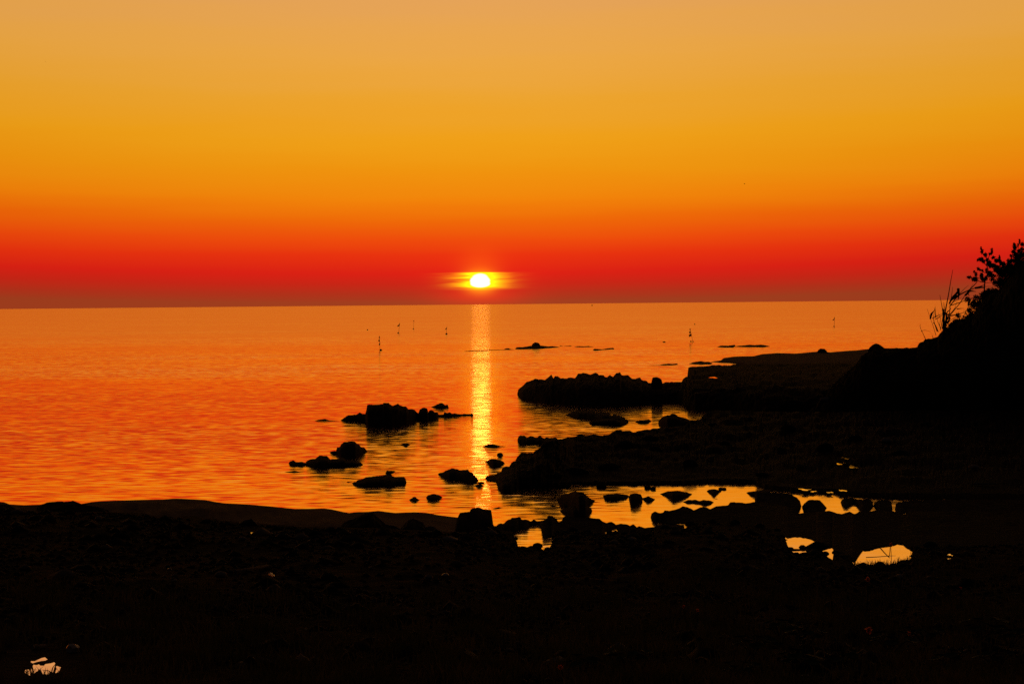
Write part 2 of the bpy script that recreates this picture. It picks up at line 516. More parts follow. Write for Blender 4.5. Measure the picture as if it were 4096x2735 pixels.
    o = mesh_obj(name, verts - base_pt, faces, mat or MAT_ROCK, smooth=sm)
    o.location = tuple(map(float, base_pt))
    tag(o, label, cat, group, kind)
    return o


def rock(label, top, bot, depth, name='rock', cat='rock', group='rocks standing in the sea', **kw):
    return loft(name, top, bot, depth, label, cat, group=group, **kw)


# ---- the sea
S = 60000.0
sea = mesh_obj('sea', [(-S, -300, 0), (S, -300, 0), (S, S, 0), (-S, S, 0)], [(0, 1, 2, 3)], MAT_WATER)
tag(sea, kind='structure')

K1 = lambda p: C(1240, 1560, 3.3557, p)
K2 = lambda p: C(1100, 1740, 3.915, p)
K3 = lambda p: C(1700, 1740, 3.915, p)
K4 = lambda p: C(2040, 1460, 2.93625, p)
K5 = lambda p: C(2200, 1600, 2.93625, p)
K6 = lambda p: C(2640, 1360, 2.349, p)
K7 = lambda p: C(1840, 1340, 3.3557, p)
K8 = lambda p: C(2200, 1940, 2.61, p)
L1 = lambda p: C(1780, 2000, 3.915, p)
L2 = lambda p: C(3080, 1920, 3.915, p)
L3 = lambda p: C(3100, 2120, 2.93625, p)
L4 = lambda p: C(3680, 940, 5.6466, p)
L5 = lambda p: C(3640, 1060, 4.6125, p)
M1 = lambda p: C(0, 1960, 2.61, p)
M2 = lambda p: C(900, 1980, 2.349, p)
M7 = lambda p: C(2600, 1440, 3.915, p)

# ---- reef in the middle of the bay
rock('big flat topped black rock with a square left side, left of the sun path',
     K1([(410, 405), (500, 335), (640, 322), (665, 300), (700, 315), (745, 318), (755, 270), (765, 205), (800, 195), (980, 183), (985, 168), (1055, 163),
         (1070, 185), (1110, 208), (1180, 175), (1215, 205), (1290, 220), (1320, 250), (1405, 257), (1420, 285), (1455, 305), (1470, 312)]),
     K1([(410, 408), (500, 414), (620, 415), (740, 425), (770, 455), (900, 462), (1100, 460), (1300, 440), (1400, 415), (1430, 395), (1470, 392)]), 2.2, jag=3.0, rough=.12, zmin=.55)
rock('tall rounded boulder beside the flat topped rock', K1([(1452, 320), (1470, 265), (1500, 238), (1530, 228), (1575, 245), (1588, 300), (1595, 330)]),
     K1([(1452, 380), (1475, 398), (1530, 402), (1580, 400), (1595, 390)]), 0.8, zmin=.6)
rock('lower twin humped boulder between tall boulder and low reef tail', K1([(1578, 320), (1595, 275), (1625, 262), (1660, 270), (1670, 290), (1710, 290), (1728, 330)]),
     K1([(1578, 385), (1600, 390), (1690, 382), (1728, 365)]), 0.8, zmin=.6)
rock('low ragged tail of reef reaching the sun path', K1([(1722, 325), (1790, 320), (1805, 285), (1840, 298), (1890, 302), (1905, 312), (1940, 305), (1990, 318), (2050, 320), (2080, 312),
     (2150, 318), (2175, 305), (2188, 302), (2192, 330)]), K1([(1722, 358), (1850, 360), (1950, 352), (2050, 342), (2150, 340), (2180, 352), (2192, 340)]), 1.0, jag=4)
rock('low hump of rock just behind the reef tail', K1([(1628, 225), (1680, 200), (1740, 172), (1780, 178), (1810, 202), (1850, 198), (1862, 232)]),
     K1([(1628, 228), (1690, 240), (1770, 245), (1862, 236)]), 1.6)
rock('thin sliver of rock off the left end of the flat topped rock', K1([(60, 410), (120, 395), (200, 384), (240, 398), (265, 405), (400, 411)]), K1([(60, 412), (150, 418), (270, 416), (400, 413)]), 1.2, jag=1)
rock('domed rock with a low ledge on its left, behind the long ridge', K2([(856, 270), (870, 255), (955, 245), (970, 185), (1015, 182), (1030, 140), (1080, 105), (1150, 98), (1215, 93), (1260, 105), (1275, 130),
     (1310, 135), (1350, 180), (1400, 190), (1430, 230), (1448, 246)]), K2([(856, 272), (900, 295), (970, 300), (1030, 325), (1130, 332), (1260, 325), (1340, 300), (1448, 248)]), 1.4, zmin=.5)
rock('long ridge of rock with a hump left of its middle', K2([(470, 440), (500, 405), (560, 380), (640, 360), (700, 308), (760, 318), (810, 318), (850, 360), (870, 380), (910, 365), (990, 378), (1040, 345), (1080, 348),
     (1100, 380), (1140, 398), (1260, 392), (1285, 415), (1310, 410), (1350, 430), (1378, 460)]), K2([(470, 465), (540, 480), (620, 500), (760, 508), (860, 498), (1050, 488), (1300, 484), (1378, 465)]), 1.6, zmin=.5)
rock('small two lobed rock at the left end of the long ridge', K2([(212, 440), (230, 408), (290, 385), (320, 410), (370, 422), (420, 412), (450, 425), (490, 438)]),
     K2([(212, 445), (240, 470), (310, 480), (420, 482), (490, 465)]), 0.9, zmin=.5)
rock('thin dark sliver in front of the small two lobed rock', K2([(150, 577), (230, 565), (310, 552), (350, 565), (415, 580)]), K2([(150, 580), (250, 586), (390, 588), (415, 583)]), 0.8, jag=1)
rock('flat oblong rock with serrated left slope, nearest the sand bank', K2([(1205, 745), (1240, 728), (1280, 720), (1285, 700), (1330, 692), (1380, 675), (1420, 655), (1500, 645), (1560, 640), (1640, 632), (1690, 632),
     (1730, 615), (1760, 600), (1810, 610), (1840, 640), (1900, 652), (1970, 645), (2020, 650), (2045, 680), (2060, 735)]),
     K2([(1205, 750), (1240, 785), (1320, 798), (1440, 806), (1600, 800), (1680, 785), (1780, 800), (1900, 778), (2030, 778), (2060, 740)]), 1.6, zmin=.5)
rock('small beak shaped rock behind the flat oblong rock', K2([(1728, 598), (1745, 560), (1765, 545), (1800, 555), (1850, 552), (1892, 565)]), K2([(1728, 606), (1800, 606), (1840, 588), (1892, 567)]), 0.6)
rock('tiny rock just left of the flat oblong rock', K2([(1118, 735), (1145, 724), (1175, 733), (1205, 735)]), K2([(1118, 738), (1145, 745), (1205, 738)]), 0.3, jag=1)
rock('small diamond shaped rock alone in open water', K2([(1968, 150), (2000, 132), (2050, 122), (2090, 132), (2118, 150)]), K2([(1968, 152), (2010, 168), (2050, 178), (2118, 152)]), 0.8, jag=1.5)
rock('small pyramid rock in the water nearest the sand bank', K2([(2095, 1012), (2130, 990), (2180, 962), (2200, 968), (2240, 1000), (2268, 1015)]), K2([(2095, 1015), (2140, 1030), (2190, 1036), (2268, 1018)]), 0.6, jag=1.5)
rock('smooth egg shaped rock beside the small pyramid rock', K3([(18, 975), (40, 940), (90, 925), (150, 922), (210, 930), (250, 950), (272, 968)]), K3([(18, 980), (40, 1008), (130, 1018), (210, 1000), (272, 970)]), 0.7, jag=1.5, zmin=.5)
rock('long rock sloping down right into the sun path', K3([(204, 605), (215, 595), (280, 575), (340, 548), (410, 522), (450, 525), (540, 545), (620, 535), (680, 538), (695, 575), (745, 585), (780, 635), (815, 665), (835, 705)]),
     K3([(204, 615), (280, 650), (380, 685), (460, 680), (600, 705), (740, 736), (835, 715)]), 1.2, zmin=.5)
rock('small rock at the lower tip of the long sloping rock', K3([(820, 740), (850, 732), (900, 730), (935, 745)]), K3([(820, 745), (870, 768), (935, 752)]), 0.4, jag=1)
rock('tiny pointed rock below the long sloping rock', K3([(762, 790), (820, 768), (870, 762), (918, 795)]), K3([(762, 793), (840, 814), (918, 798)]), 0.4, jag=1)
rock('low winged rock right of the sun path', K3([(905, 178), (960, 150), (1000, 138), (1070, 137), (1120, 150), (1180, 168), (1262, 176)]), K3([(905, 182), (1000, 190), (1090, 195), (1160, 182), (1262, 179)]), 0.9, jag=1.5)
rock('tiny knob of rock beneath the low winged rock', K3([(1126, 300), (1140, 280), (1170, 270), (1205, 275), (1225, 305)]), K3([(1126, 310), (1150, 330), (1190, 334), (1225, 312)]), 0.4, jag=1.5)
rock('round backed rock off the tip of the middle headland', K3([(940, 405), (985, 400), (1005, 380), (1050, 366), (1110, 370), (1180, 390), (1230, 415), (1248, 440)]),
     K3([(940, 410), (990, 440), (1030, 480), (1070, 498), (1130, 492), (1200, 465), (1248, 445)]), 0.9, jag=1.5, zmin=.5)
rock('thin sliver in the water behind the square shore boulder', K3([(1058, 1152), (1100, 1135), (1150, 1126), (1220, 1138)]), K3([(1058, 1155), (1110, 1157), (1180, 1146), (1220, 1140)]), 0.5, jag=1)
rock('upper serrated rock in the channel between the two headlands', K4([(650, 580), (690, 565), (720, 540), (780, 532), (840, 525), (900, 528), (965, 520), (975, 550), (1010, 545), (1110, 555), (1150, 565), (1180, 578), (1250, 572), (1260, 590), (1340, 605), (1390, 655)]),
     K4([(650, 590), (730, 605), (800, 622), (900, 628), (1000, 640), (1100, 660), (1300, 670), (1390, 668)]), 2.4, jag=8, jfreq=.11, step=2.5, zmin=.5)
rock('flat lower rock joined to the serrated channel rock', K4([(928, 672), (960, 648), (1040, 638), (1120, 630), (1200, 625), (1300, 640), (1380, 665), (1392, 680)]), K4([(928, 682), (960, 697), (1100, 702), (1290, 708), (1370, 690), (1392, 684)]), 1.2, jag=5, jfreq=.11, step=2.5)
rock('small almond shaped rock right of the channel rocks', K4([(1468, 666), (1510, 645), (1580, 640), (1635, 635), (1662, 656)]), K4([(1468, 668), (1520, 684), (1600, 684), (1662, 660)]), 1.0, jag=1.5)
# far reefs
FG = 'reefs far out in the bay'
rock('long thin line of reef crossing the sun path far out', K7([(55, 217), (150, 208), (280, 204), (430, 198), (590, 194), (700, 194)]), K7([(55, 221), (200, 216), (330, 211), (460, 205), (590, 200), (700, 197)]), 3, jag=.7, group=FG)
rock('small hump at the left end of the far reef', K7([(590, 190), (620, 178), (650, 176), (690, 190), (735, 192)]), K7([(590, 195), (650, 197), (735, 195)]), 3, jag=1, group=FG)
rock('far flat reef carrying a round boulder', K7([(740, 185), (760, 162), (850, 158), (910, 148), (960, 140), (1080, 138), (1130, 143), (1180, 150), (1230, 148), (1300, 155), (1335, 162)]),
     K7([(740, 190), (850, 190), (1000, 187), (1150, 178), (1335, 166)]), 8, jag=1.5, group=FG)
rock('round boulder on top of the far flat reef', K7([(958, 150), (970, 118), (1000, 96), (1030, 97), (1060, 106), (1085, 150)]), K7([(958, 172), (1020, 176), (1085, 170)]), 1.4, jag=1.5, group=FG, zmin=.7)
rock('thin specks of reef between the boulder reef and next', K7([(1335, 147), (1345, 139), (1380, 147), (1440, 144), (1480, 139), (1502, 147)]), K7([(1335, 149), (1400, 150), (1502, 149)]), 2, jag=.8, group=FG)
rock('short low reef right of the boulder reef', K7([(1535, 158), (1580, 148), (1680, 150), (1720, 144), (1750, 152), (1798, 158)]), K7([(1535, 161), (1650, 163), (1730, 161), (1798, 160)]), 4, jag=1.5, group=FG)
rock('blocky low reef lying nearest of the far reefs', K7([(1785, 200), (1795, 184), (1850, 186), (1910, 190), (1950, 182), (1990, 176), (2040, 172), (2068, 168), (2070, 185)]), K7([(1785, 206), (1820, 210), (1920, 200), (2000, 193), (2070, 190)]), 4, jag=1.5, group=FG)
rock('short flat reef left of the long serrated reef', K6([(540, 62), (570, 52), (640, 52), (705, 42), (708, 50)]), K6([(540, 66), (600, 69), (690, 69), (708, 56)]), 5, jag=1.5, group=FG)
rock('long serrated flat reef off the sand spit', K6([(695, 60), (740, 52), (800, 48), (840, 42), (890, 46), (940, 42), (980, 46), (1032, 58)]), K6([(695, 63), (800, 66), (970, 67), (1032, 61)]), 6, jag=2, group=FG)
rock('thin reef pointing left before the far headland', C(2600, 1440, 3.915, [(-40, 83), (150, 77), (200, 62), (290, 52), (360, 58), (430, 52), (437, 66)]), C(2600, 1440, 3.915, [(-40, 86), (160, 84), (330, 82), (430, 74), (437, 70)]), 4, jag=1.5, group=FG)
rock('lone speck of rock far out before the flag marker', K6([(22, 18), (38, 10), (55, 18)]), K6([(22, 20), (40, 22), (55, 20)]), 1.2, jag=.5, group=FG)

# ---- far headland, shelves and sand spit on the right
spit = loft('beach', K6([(480, 205), (500, 200), (570, 190), (600, 166), (700, 153), (880, 152), (960, 131), (1100, 121), (1270, 125), (1480, 108), (1600, 113), (1720, 103), (1880, 92), (1960, 85), (2120, 76), (2349, 75), (3600, 75), (10500, 70)]),
            K6([(480, 208), (500, 207), (570, 214), (650, 216), (760, 230), (1000, 280), (2349, 330), (10500, 330)]), 46.0, mat=MAT_SAND, kind='structure', jag=1.2, rough=.22, rows=26, sm=True, jfreq=.01, back=8)
HG = 'rocks of the right shore'
rock('flat rock slab at the tip of the sand spit', K6([(275, 222), (310, 208), (380, 196), (420, 204), (460, 203), (492, 215)]), K6([(275, 225), (320, 228), (400, 230), (470, 229), (492, 222)]), 6, group=HG, jag=2)
rock('broad dark rock shelf behind the far headland', K6([(200, 400), (215, 365), (240, 348), (262, 345), (263, 262), (290, 248), (320, 247), (465, 240), (495, 234), (665, 236), (690, 226), (900, 224), (1200, 222), (1500, 215), (1900, 205), (2349, 195), (10500, 190)]),
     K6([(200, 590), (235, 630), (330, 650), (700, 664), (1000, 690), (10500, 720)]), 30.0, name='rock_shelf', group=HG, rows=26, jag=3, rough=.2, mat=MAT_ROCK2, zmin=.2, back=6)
rock('far headland of black rock with a spiked crest', K4([(86, 330), (90, 290), (150, 238), (200, 198), (295, 156), (310, 165), (410, 170), (450, 140), (488, 104), (498, 120), (506, 165), (525, 132), (560, 125), (595, 155), (650, 152), (700, 145), (760, 157),
     (800, 98), (850, 92), (890, 97), (920, 115), (965, 100), (1005, 80), (1030, 92), (1045, 112), (1100, 110), (1110, 132), (1140, 142), (1175, 112), (1212, 142), (1245, 98), (1295, 80), (1310, 115), (1385, 117), (1430, 156), (1475, 162),
     (1500, 143), (1530, 150), (1550, 178), (1605, 180), (1625, 204), (1660, 202), (1790, 205), (1950, 192), (2020, 198), (2300, 205)]),
     K4([(86, 350), (140, 395), (400, 430), (700, 452), (1000, 462), (1300, 458), (1700, 442), (1950, 432), (2040, 445), (2300, 470)]), 9.0, name='rock_headland', cat='headland', group=HG, rows=16, jag=3.5, rough=.16)
rock('square boulder on the low neck of the far headland', K4([(1660, 205), (1672, 145), (1690, 138), (1745, 145), (1780, 170), (1790, 215)]), K4([(1660, 260), (1720, 264), (1790, 260)]), 0.9, name='boulder', cat='boulder', group=HG, zmin=.7, dfront=109, jag=2)
# boulder by the spit of the middle headland
rock('smooth humped boulder at the root of the middle headland', K4([(1740, 670), (1755, 640), (1800, 605), (1850, 582), (1880, 585), (1905, 563), (1945, 575), (1975, 600), (2060, 618), (2110, 640), (2120, 660)]),
     K4([(1740, 690), (1775, 722), (1850, 745), (2000, 745), (2120, 740)]), 1.6, name='boulder', cat='boulder', group=HG, zmin=.55, jag=2)
rock('ragged finger of rock above the middle headland', K3([(1449, 60), (1460, 25), (1490, 2), (1560, 5), (1600, 38), (1640, 5), (1690, 15), (1730, 35), (1765, 42), (1780, 5), (1815, 5), (1840, 38), (1880, 45), (1905, 22), (1940, 45), (1990, 40), (2050, 28), (2090, 65), (2150, 60), (2300, 70)]),
     K3([(1449, 95), (1470, 130), (1560, 142), (1700, 132), (1820, 140), (2000, 170), (2300, 180)]), 1.6, name='rock_headland', cat='headland', group=HG, jag=3, zmin=.5)
rock('broad middle headland of black rock', K3([(943, 675), (958, 645), (978, 630), (1040, 632), (1110, 622), (1122, 588), (1160, 580), (1195, 560), (1212, 505), (1250, 492), (1330, 486), (1338, 440), (1370, 408), (1400, 396), (1425, 400), (1432, 345), (1480, 300), (1510, 268),
     (1560, 272), (1600, 282), (1640, 272), (1700, 280), (1710, 248), (1770, 215), (1810, 192), (1822, 160), (1850, 110), (1960, 95), (2000, 80)]) +
     K5([(110, 462), (220, 432), (300, 422), (360, 396), (400, 412), (460, 406), (560, 407), (620, 411), (700, 396), (728, 374), (790, 348), (835, 342), (855, 360), (930, 352), (980, 373), (1100, 350), (1300, 322), (1450, 312), (1580, 290), (1650, 240), (1765, 229),
         (1775, 198), (1850, 130), (1900, 118), (2100, 120), (2349, 128)]) + [(3300, 1648), (3700, 1640), (7200, 1640)],
     [(1940, 1915), (1950, 1925), (1984, 1927), (1990, 1945), (1994, 1958), (2008, 1966), (2030, 1970), (2045, 1968), (2068, 1955), (2085, 1949), (2250, 1950), (2500, 1955), (2800, 1957), (3024, 1962), (3060, 1985), (3190, 2000), (3360, 2006), (3434, 2022), (3600, 2030), (7200, 2060)],
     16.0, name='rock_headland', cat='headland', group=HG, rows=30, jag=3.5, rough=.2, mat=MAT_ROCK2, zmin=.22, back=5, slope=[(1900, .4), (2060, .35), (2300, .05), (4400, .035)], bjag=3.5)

# ---- the bay behind the front shore
BG = 'rocks in the shallow bay'
rock('tall pile of dark slabs standing in the shallow bay', K8([(78, 165), (85, 135), (120, 105), (200, 80), (260, 58), (340, 68), (390, 110), (430, 140), (470, 158)]), K8([(78, 168), (110, 188), (200, 240), (300, 330), (372, 330), (385, 215), (470, 160)]), 0.9, group=BG, zmin=.6, jag=3)  # real slabs, their top raised to cover the headland's dark reflection
rock('wedge shaped slab at the foot of the slab pile', K8([(105, 268), (160, 240), (220, 215), (380, 215), (410, 235), (435, 240), (440, 262)]), K8([(105, 274), (160, 300), (250, 330), (370, 330), (420, 290), (440, 268)]), 0.8, group=BG, zmin=.6, jag=2)
rock('small flat stone left of the slab pile', K8([(0, 212), (30, 206), (72, 216)]), K8([(0, 218), (30, 224), (72, 220)]), 0.3, group=BG, jag=1)
rock('thin ledge sticking out left from the slab pile', K8([(104, 210), (130, 196), (180, 195), (260, 190)]), K8([(104, 214), (150, 228), (190, 230), (260, 240)]), 0.5, group=BG, jag=1)
rock('dark upright boulder beneath the middle headland', K8([(822, 120), (840, 90), (900, 80), (950, 95), (966, 130)]), K8([(822, 140), (845, 190), (880, 192), (935, 178), (966, 160)]), 0.5, group=BG, zmin=.7, jag=1.5)
rock('small pointed stone right of the upright boulder', K8([(960, 132), (1000, 125), (1025, 108), (1060, 130), (1098, 145)]), K8([(960, 142), (1010, 168), (1060, 166), (1098, 148)]), 0.4, group=BG, jag=1.5)
rock('arrow shaped stone jutting from under the middle headland', K8([(1150, 90), (1220, 62), (1330, 55), (1420, 70), (1480, 86)]), K8([(1150, 95), (1222, 112), (1285, 155), (1370, 135), (1420, 122), (1480, 96)]), 0.7, group=BG, jag=2, bjag=1.5)
rock('flat dark shape added for the reflection of the middle headland, left of the upright boulder', K8([(552, 104), (600, 92), (700, 86), (800, 96), (832, 112)]), K8([(552, 110), (570, 146), (640, 154), (700, 150), (780, 140), (832, 122)]), 0.6, group=BG, jag=2, bjag=2)  # added solid in place of the headland's dark reflection on the water
rock('dark stub standing in for the headland reflection near the right end of the bay', K8([(1636, 60), (1660, 44), (1720, 38), (1788, 52)]), K8([(1636, 66), (1672, 84), (1705, 108), (1740, 92), (1788, 64)]), 0.6, group=BG, jag=2, bjag=2)  # no rock of its own: a solid set where the headland reflects dark
rock('long serrated stone alone in the shallow bay', K8([(1384, 170), (1420, 160), (1480, 152), (1520, 150), (1560, 162), (1600, 152), (1680, 158), (1708, 175)]), K8([(1384, 174), (1430, 190), (1500, 188), (1620, 206), (1680, 195), (1708, 180)]), 0.5, group=BG, jag=2.5)
rock('tiny stone behind the long serrated stone', K8([(1714, 141), (1735, 137), (1752, 142)]), K8([(1714, 144), (1735, 146), (1752, 144)]), 0.2, group=BG, jag=.5)
rock('dark ledge closing the right end of the shallow bay', K8([(2050, 76), (2080, 66), (2150, 58), (2300, 40)]), K8([(2050, 80), (2100, 105), (2140, 112), (2155, 150), (2300, 175)]), 0.8, group=BG, zmin=.4, jag=2)
rock('long tongue of jagged rock across the front of the bay',
     K8([(1050, 330), (1058, 292), (1095, 268), (1150, 290), (1182, 285), (1195, 258), (1250, 266), (1350, 240), (1385, 215), (1430, 224), (1470, 240), (1500, 257), (1570, 228), (1600, 224), (1640, 230), (1672, 246), (1740, 216), (1860, 206), (1880, 172), (1960, 176), (2040, 184), (2150, 176)]) +
     [(3050, 2004), (3170, 2030), (3186, 2054), (3225, 2048), (3290, 2044), (3318, 2041), (3350, 2053), (3368, 2053), (3399, 2044), (3420, 2055), (3438, 2044), (3474, 2046), (3504, 2039), (3570, 2041), (3604, 2054), (3622, 2056), (3640, 2045), (7200, 2020)],
     [(2602, 2070), (2615, 2084), (2637, 2088), (2680, 2096), (2720, 2096), (2770, 2096), (2900, 2105), (3100, 2130), (3151, 2157), (3180, 2150), (3235, 2158), (3265, 2172), (3270, 2190), (3290, 2205), (3330, 2196), (3335, 2215), (3380, 2228), (3405, 2250), (3418, 2258), (3438, 2228), (3451, 2207), (3461, 2210), (3478, 2210), (3502, 2201), (3529, 2194), (3560, 2191),
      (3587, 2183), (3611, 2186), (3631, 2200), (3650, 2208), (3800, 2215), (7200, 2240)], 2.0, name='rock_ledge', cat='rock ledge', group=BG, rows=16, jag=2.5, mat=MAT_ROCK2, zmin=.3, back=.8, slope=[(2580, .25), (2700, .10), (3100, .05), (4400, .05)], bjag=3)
for lb, tp, bt in (('dark rock closing the bay left of the hourglass tide pool', [(-240, 240), (-215, 205), (60, 190), (300, 205), (420, 262), (470, 320), (490, 398)], [(-240, 300), (-215, 520), (380, 548), (432, 530), (470, 450), (490, 404)]),
                   ('dark rock between the hourglass pool and the fish shaped pool', [(500, 406), (530, 368), (575, 326), (640, 300), (780, 306), (840, 370), (890, 432)], [(500, 412), (530, 462), (556, 492), (600, 540), (800, 540), (838, 500), (862, 470), (890, 438)]),
                   ('dark rock hanging over the fish shaped tide pool', [(1105, 340), (1130, 292), (1200, 270), (1340, 288), (1420, 300), (1560, 290), (1612, 335), (1617, 400)], [(1105, 352), (1125, 400), (1150, 438), (1200, 443), (1260, 410), (1300, 386), (1345, 400), (1405, 472), (1450, 500), (1548, 492), (1617, 408)]),
                   ('small dark rock between the triangular pool and the last slit', [(1617, 402), (1640, 345), (1700, 310), (1860, 300), (1905, 350), (1916, 428)], [(1617, 410), (1640, 440), (1665, 464), (1710, 500), (1880, 500), (1916, 476)]),
                   ('long low rock running right from the last slit of water', [(1956, 430), (1972, 360), (2100, 320), (2700, 300), (4700, 300)], [(1956, 470), (1980, 520), (2060, 538), (2080, 520), (2110, 522), (2300, 545), (4700, 560)])):
    rock(lb, L2(tp), L2(bt), 2.0, group=BG, zmin=.2, jag=3, jfreq=.09, step=2.5, bjag=1.5, slope=[(3000, .14), (4400, .1)])
rock('knobbly ridge of rock behind the square tide pool',
     L1([(755, 395), (800, 398), (830, 372), (870, 362), (920, 362), (990, 296), (1025, 290), (1045, 264), (1080, 275), (1110, 262), (1180, 266), (1195, 300), (1270, 294), (1340, 325), (1362, 318), (1390, 296), (1440, 322), (1500, 314), (1590, 300), (1610, 240), (1640, 234), (1690, 256), (1750, 290), (1775, 342),
         (1800, 330), (1838, 310), (1850, 262), (1890, 230), (1960, 232)]) +
     K8([(150, 330), (250, 330), (372, 335), (440, 340), (520, 345), (545, 370), (590, 390), (640, 380), (668, 392), (690, 410), (740, 400), (790, 400), (835, 425), (870, 405), (905, 440), (930, 424), (985, 440), (1090, 440), (1110, 412), (1160, 410), (1200, 398), (1250, 404), (1400, 410)]),
     [(1972, 2110), (2040, 2124), (2054, 2125), (2074, 2118), (2108, 2116), (2115, 2106), (2150, 2101), (2160, 2104), (2166, 2112), (2168, 2148), (2180, 2155), (2203, 2147), (2216, 2160), (2300, 2150), (2412, 2148), (2418, 2130), (2450, 2118), (2468, 2113), (2475, 2150), (2518, 2150), (2522, 2137), (2540, 2134), (2545, 2150), (2595, 2150), (2599, 2136), (2614, 2119), (2619, 2150), (2680, 2122), (2740, 2117)],
     1.3, name='rock_ledge', cat='rock ledge', group=BG, rows=9, jag=3, zmin=.25, back=.3, slope=[(1900, .3), (2060, .2), (2200, .12), (2800, .12)], bjag=2)
rock('small peg of rock in the left tide pool', L2([(500, 425), (520, 380), (560, 345), (610, 360), (640, 420)]), L2([(500, 435), (530, 462), (560, 490), (640, 480)]), 0.3, group=BG, zmin=.6, jag=1)
rock('little round stone lying in the weedy tide pool', L3([(278, 195), (300, 172), (340, 170), (372, 195)]), L3([(278, 205), (310, 225), (350, 225), (372, 205)]), 0.25, group=BG, zmin=.6, jag=1)
rock('low dark slab across the weedy tide pool', L3([(170, 225), (230, 215), (355, 222), (380, 212), (490, 212), (500, 230)]), L3([(170, 240), (250, 238), (360, 236), (375, 258), (430, 268), (500, 250)]), 0.3, group=BG, zmin=.6, jag=1)

# ---- sand bank, left
loft('beach', [(-2600, 1990)] + M1([(-60, 112), (0, 120), (45, 124), (100, 145), (250, 155), (400, 150), (490, 145), (700, 142), (860, 139), (950, 121), (1050, 112), (1300, 105), (1500, 97), (1700, 93), (1800, 86), (1900, 86), (2000, 92), (2150, 100), (2250, 120), (2349, 135)]) +
     M2([(230, 85), (480, 108), (650, 126), (800, 125), (930, 122), (1000, 131), (1100, 153), (1165, 165), (1250, 155), (1350, 153), (1440, 145), (1600, 165), (1780, 158), (1900, 165), (2000, 185), (2180, 207), (2320, 225), (2400, 260)]),
     [(-2600, 2330), (900, 2330), (1900, 2330), (1925, 2200)], 6.5, dfront=[(-2700, 44.0), (1950, 44.0)], mat=MAT_SAND, kind='structure', jag=1.0, rough=.3, rows=24, sm=True, jfreq=.008, back=4.0)
loft('boulder', M1([(380, 190), (398, 160), (490, 128), (560, 118), (640, 114), (700, 119), (740, 112), (758, 104), (800, 120), (850, 140), (940, 160), (1060, 178), (1130, 210), (1160, 235)]),
     M1([(380, 330), (1160, 330)]), 1.2, 'long dark hummock of rock on the sand bank', 'boulder', dfront=43.6, jag=2.0, group='dark rocks along the sand bank')
loft('boulder', M1([(-30, 165), (0, 150), (55, 148), (110, 160), (170, 195), (230, 215)]), M1([(-30, 330), (230, 330)]), 1.0, 'dark rock on the sand bank at the picture edge', 'boulder', dfront=43.6, jag=2, group='dark rocks along the sand bank')
loft('boulder', M2([(1060, 320), (1100, 270), (1160, 236), (1250, 200), (1320, 168), (1390, 160), (1430, 200), (1510, 270), (1600, 290), (1650, 320)]),
     M2([(1060, 400), (1650, 400)]), 1.0, 'peaked dark rock before the right end of the sand bank', 'boulder', dfront=43.4, jag=2, group='dark rocks along the sand bank')
loft('boulder', M2([(1640, 320), (1700, 252), (1740, 222), (1770, 215), (1830, 245), (1862, 258), (1880, 300), (1925, 290), (1975, 300), (2010, 345)]),
     M2([(1640, 420), (2010, 420)]), 0.8, 'double humped dark rock next to the square shore boulder', 'boulder', dfront=43.4, jag=2, group='dark rocks along the sand bank')
loft('boulder', L1([(160, 420), (175, 330), (205, 250), (240, 190), (370, 172), (385, 175), (405, 130), (440, 116), (520, 108), (580, 125), (640, 138), (700, 150), (735, 160), (748, 180), (750, 290), (742, 310), (756, 385), (790, 420), (900, 470)]),
     L1([(160, 520), (900, 520)]), 1.1, 'large square black boulder at the waterline under the sun path', 'boulder', dfront=[(1800, 43.5), (2030, 45)], jag=2.5, rough=.08, group='dark rocks along the sand bank')

